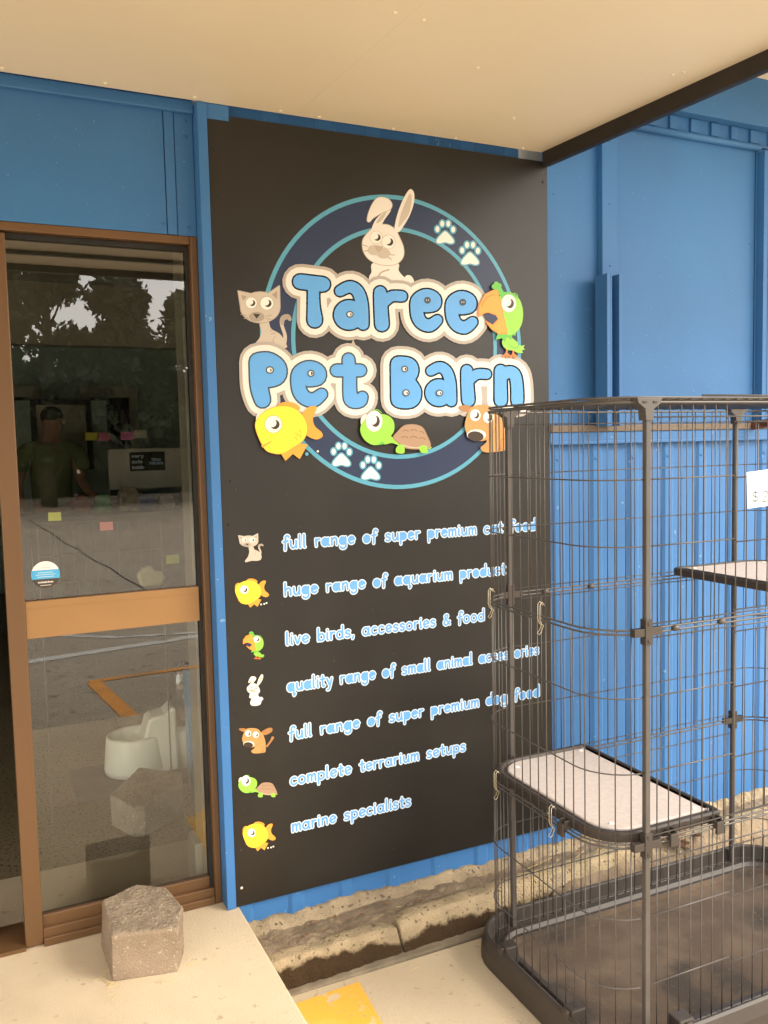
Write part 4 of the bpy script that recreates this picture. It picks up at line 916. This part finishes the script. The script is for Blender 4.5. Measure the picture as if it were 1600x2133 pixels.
# person behind the goods
PE = thing('person', 'person in an olive green t-shirt standing inside by the poster, turned away to the right', 'person', (-.10, 4.9, 0))
def skin(name, verts, edges, root, m, parent, sub=2):
    me = bpy.data.meshes.new(name); me.from_pydata([v[:3] for v in verts], edges, []); me.materials.append(m)
    o = bpy.data.objects.new(name, me); COL.objects.link(o)
    sk = o.modifiers.new('skin', 'SKIN'); sk.use_smooth_shade = True
    for i, v in enumerate(verts):
        d = me.skin_vertices[0].data[i]; d.radius = (v[3], v[4] if len(v) > 4 else v[3]); d.use_root = (i == root)
    s_ = o.modifiers.new('sub', 'SUBSURF'); s_.levels = sub; s_.render_levels = sub
    attach(o, parent); return o
px_, py_ = -.10, 4.9
bv = [(px_, py_, .95, .15, .12), (px_, py_, 1.12, .14, .11), (px_, py_, 1.32, .16, .12), (px_, py_, 1.45, .12, .09), (px_+.01, py_, 1.53, .055), (px_+.03, py_-.01, 1.62, .072, .085), (px_+.03, py_-.01, 1.70, .075, .09), (px_+.03, py_-.01, 1.755, .05),
      (px_+.18, py_, 1.42, .055), (px_+.22, py_-.05, 1.18, .042), (px_+.27, py_-.2, 1.08, .032), (px_+.3, py_-.27, 1.08, .028),
      (px_-.20, py_, 1.42, .055), (px_-.26, py_-.02, 1.15, .042), (px_-.22, py_-.12, .95, .032), (px_-.21, py_-.16, .9, .028),
      (px_+.09, py_, .85, .09), (px_+.1, py_, .48, .062), (px_+.1, py_+.02, .1, .045), (px_+.1, py_-.12, .04, .035),
      (px_-.09, py_, .85, .09), (px_-.1, py_, .48, .062), (px_-.1, py_+.02, .1, .045), (px_-.1, py_-.12, .04, .035)]
be = [(0, 1), (1, 2), (2, 3), (3, 4), (4, 5), (5, 6), (6, 7), (3, 8), (8, 9), (9, 10), (10, 11), (3, 12), (12, 13), (13, 14), (14, 15), (0, 16), (16, 17), (17, 18), (18, 19), (0, 20), (20, 21), (21, 22), (22, 23)]
for (hx, hy, hz, i0, sg) in ((px_+.3, py_-.27, 1.08, 11, 1), (px_-.21, py_-.16, .9, 15, -1)):
    for k, (da, ln) in enumerate(((-.9, .05), (-.3, .08), (0, .088), (.3, .08), (.6, .065))):
        ex, ey = sg*.7*math.cos(da)*ln*.6+math.sin(da)*.03, -ln
        bv.append((hx+ex*.6, hy+ey*.6, hz-.005, .009)); be.append((i0, len(bv)-1)); bv.append((hx+ex, hy+ey, hz-.025, .008)); be.append((len(bv)-2, len(bv)-1))
body = skin('body', bv, be, 0, M_skin, PE)
skin('t_shirt', [(px_, py_, .93, .175, .145), (px_, py_, 1.12, .165, .135), (px_, py_, 1.32, .185, .145), (px_, py_, 1.455, .12, .1), (px_+.21, py_, 1.425, .078), (px_+.255, py_-.035, 1.26, .072), (px_-.21, py_, 1.425, .078), (px_-.25, py_-.01, 1.26, .072)],
     [(0, 1), (1, 2), (2, 3), (3, 4), (4, 5), (3, 6), (6, 7)], 0, M_tee, PE)
skin('trousers', [(px_, py_, .96, .165, .135), (px_+.09, py_, .84, .105), (px_+.1, py_, .48, .078), (px_+.1, py_+.02, .1, .07), (px_-.09, py_, .84, .105), (px_-.1, py_, .48, .078), (px_-.1, py_+.02, .1, .07)], [(0, 1), (1, 2), (2, 3), (0, 4), (4, 5), (5, 6)], 0, M_jeans, PE)
mb = MB(); mb.ball((px_+.025, py_+.012, 1.715), (.088, .098, .082), 14, 9); mb.build('hair', M_hair, PE, smooth=True)
mb = MB(); fx, fy, fz = px_+.095, py_-.06, 1.66
mb.ball((fx+.012, fy-.01, fz), (.014, .016, .02)); mb.build('nose', M_skin, PE, smooth=True)
for s_ in (-1, 1): mb = MB().ball((px_+.03+s_*.07, py_+.0, 1.66), (.014, .022, .03)); mb.build('ear', M_skin, PE, smooth=True)

# ---------------------------------------------------------------- across the car park: trees (they show in the glass)
def tree(x, y_, h, rad, m, label, seed, base=.1, dens=1.):
    rr = random.Random(seed); e = thing('tree', label, 'tree', (x, y_, ZG-.05), 'trees across the car park')
    mb = MB(); top = Vector((x+rr.uniform(-.3, .3), y_, h*.92)); tr = [Vector((x, y_, ZG-.1)).lerp(top, t)+Vector((rr.uniform(-.12, .12), rr.uniform(-.12, .12), 0))*(t > 0) for t in (0, .25, .5, .75, 1)]
    mb.tube(tr, [.24, .2, .15, .09, .03], 8); cl = []
    for i in range(int(44*dens)):
        t = rr.uniform(base, 1.); a = rr.uniform(0, 6.28); prof = max(.25, math.sin(math.pi*min(1, (t-base)/(1-base)*.72+.27)))
        d = rad*prof*rr.uniform(.45, 1.); s0 = Vector((x, y_, 0)).lerp(top, t*.9); s0.z = max(.5, h*(t-.12)); c = Vector((x+d*math.cos(a), y_+d*math.sin(a), h*t))
        mb.tube([s0, s0.lerp(c, .5)+Vector((0, 0, -.1)), c], [.05, .035, .015], 5); cl.append((c, rad*rr.uniform(.25, .42)))
    mb.build('trunk', M_bark, e, smooth=True)
    mb = MB(); n = int(95*dens)
    for c, r in cl:
        for i in range(270):
            v = Vector((rr.gauss(0, 1), rr.gauss(0, 1), rr.gauss(0, .75))); v = v.normalized()*r*rr.uniform(.35, 1.08); p = c+v
            u = Vector((rr.uniform(-1, 1), rr.uniform(-1, 1), rr.uniform(-1, 1))).normalized(); q = u.cross(Vector((rr.uniform(-1, 1), rr.uniform(-1, 1), rr.uniform(-1, 1)))).normalized(); s_ = rr.uniform(.09, .21)
            mb.add([p-u*s_, p+q*s_*.45, p+u*s_, p-q*s_*.45], [(0, 1, 2, 3)])
    mb.build('crown', m, e, fix=False)
tree(-1.4, -26, 9.8, 2.6, M_fol1, 'dark dense tree reflected at the far left of the door glass', 1)
tree(1.35, -25, 9.8, 1.55, M_fol1, 'tall dark tree reflected left of the gap of sky', 2, .1, 1.5)
tree(3.7, -25, 6.1, 1.7, M_fol1, 'lower rounded dark tree reflected under the gap of sky', 3, .1, 1.2)
tree(4.0, -28, 8.4, 1.0, M_fol1, 'tall thin open tree reflected against the sky', 4, .5, .5)
tree(5.9, -25, 6.2, 1.9, M_fol2, 'olive green tree reflected at the right of the door glass', 5)
tree(9.3, -27, 7.6, 2.8, M_fol2, 'wide olive tree further right across the car park', 6)
tree(-7.5, -28, 8.6, 3.2, M_fol1, 'broad dark tree further left across the car park', 7)
rr = random.Random(8)
hx = MB()
for i in range(7000):
    x = rr.uniform(-18, 22); yy = -31+rr.uniform(-.8, .8); z = ZG+rr.uniform(0, 5.4)*rr.uniform(.5, 1); s_ = rr.uniform(.25, .6)
    u = Vector((rr.uniform(-1, 1), rr.uniform(-1, 1), rr.uniform(-1, 1))).normalized(); q = u.cross(Vector((rr.uniform(-1, 1), 1, rr.uniform(-1, 1)))).normalized(); p = Vector((x, yy, z))
    hx.add([p-u*s_, p+q*s_*.6, p+u*s_, p-q*s_*.6], [(0, 1, 2, 3)])
tag(hx.build('bushes', M_fol1, fix=False), 'dark undergrowth massed behind the trees across the car park', 'bushes', kind='stuff')
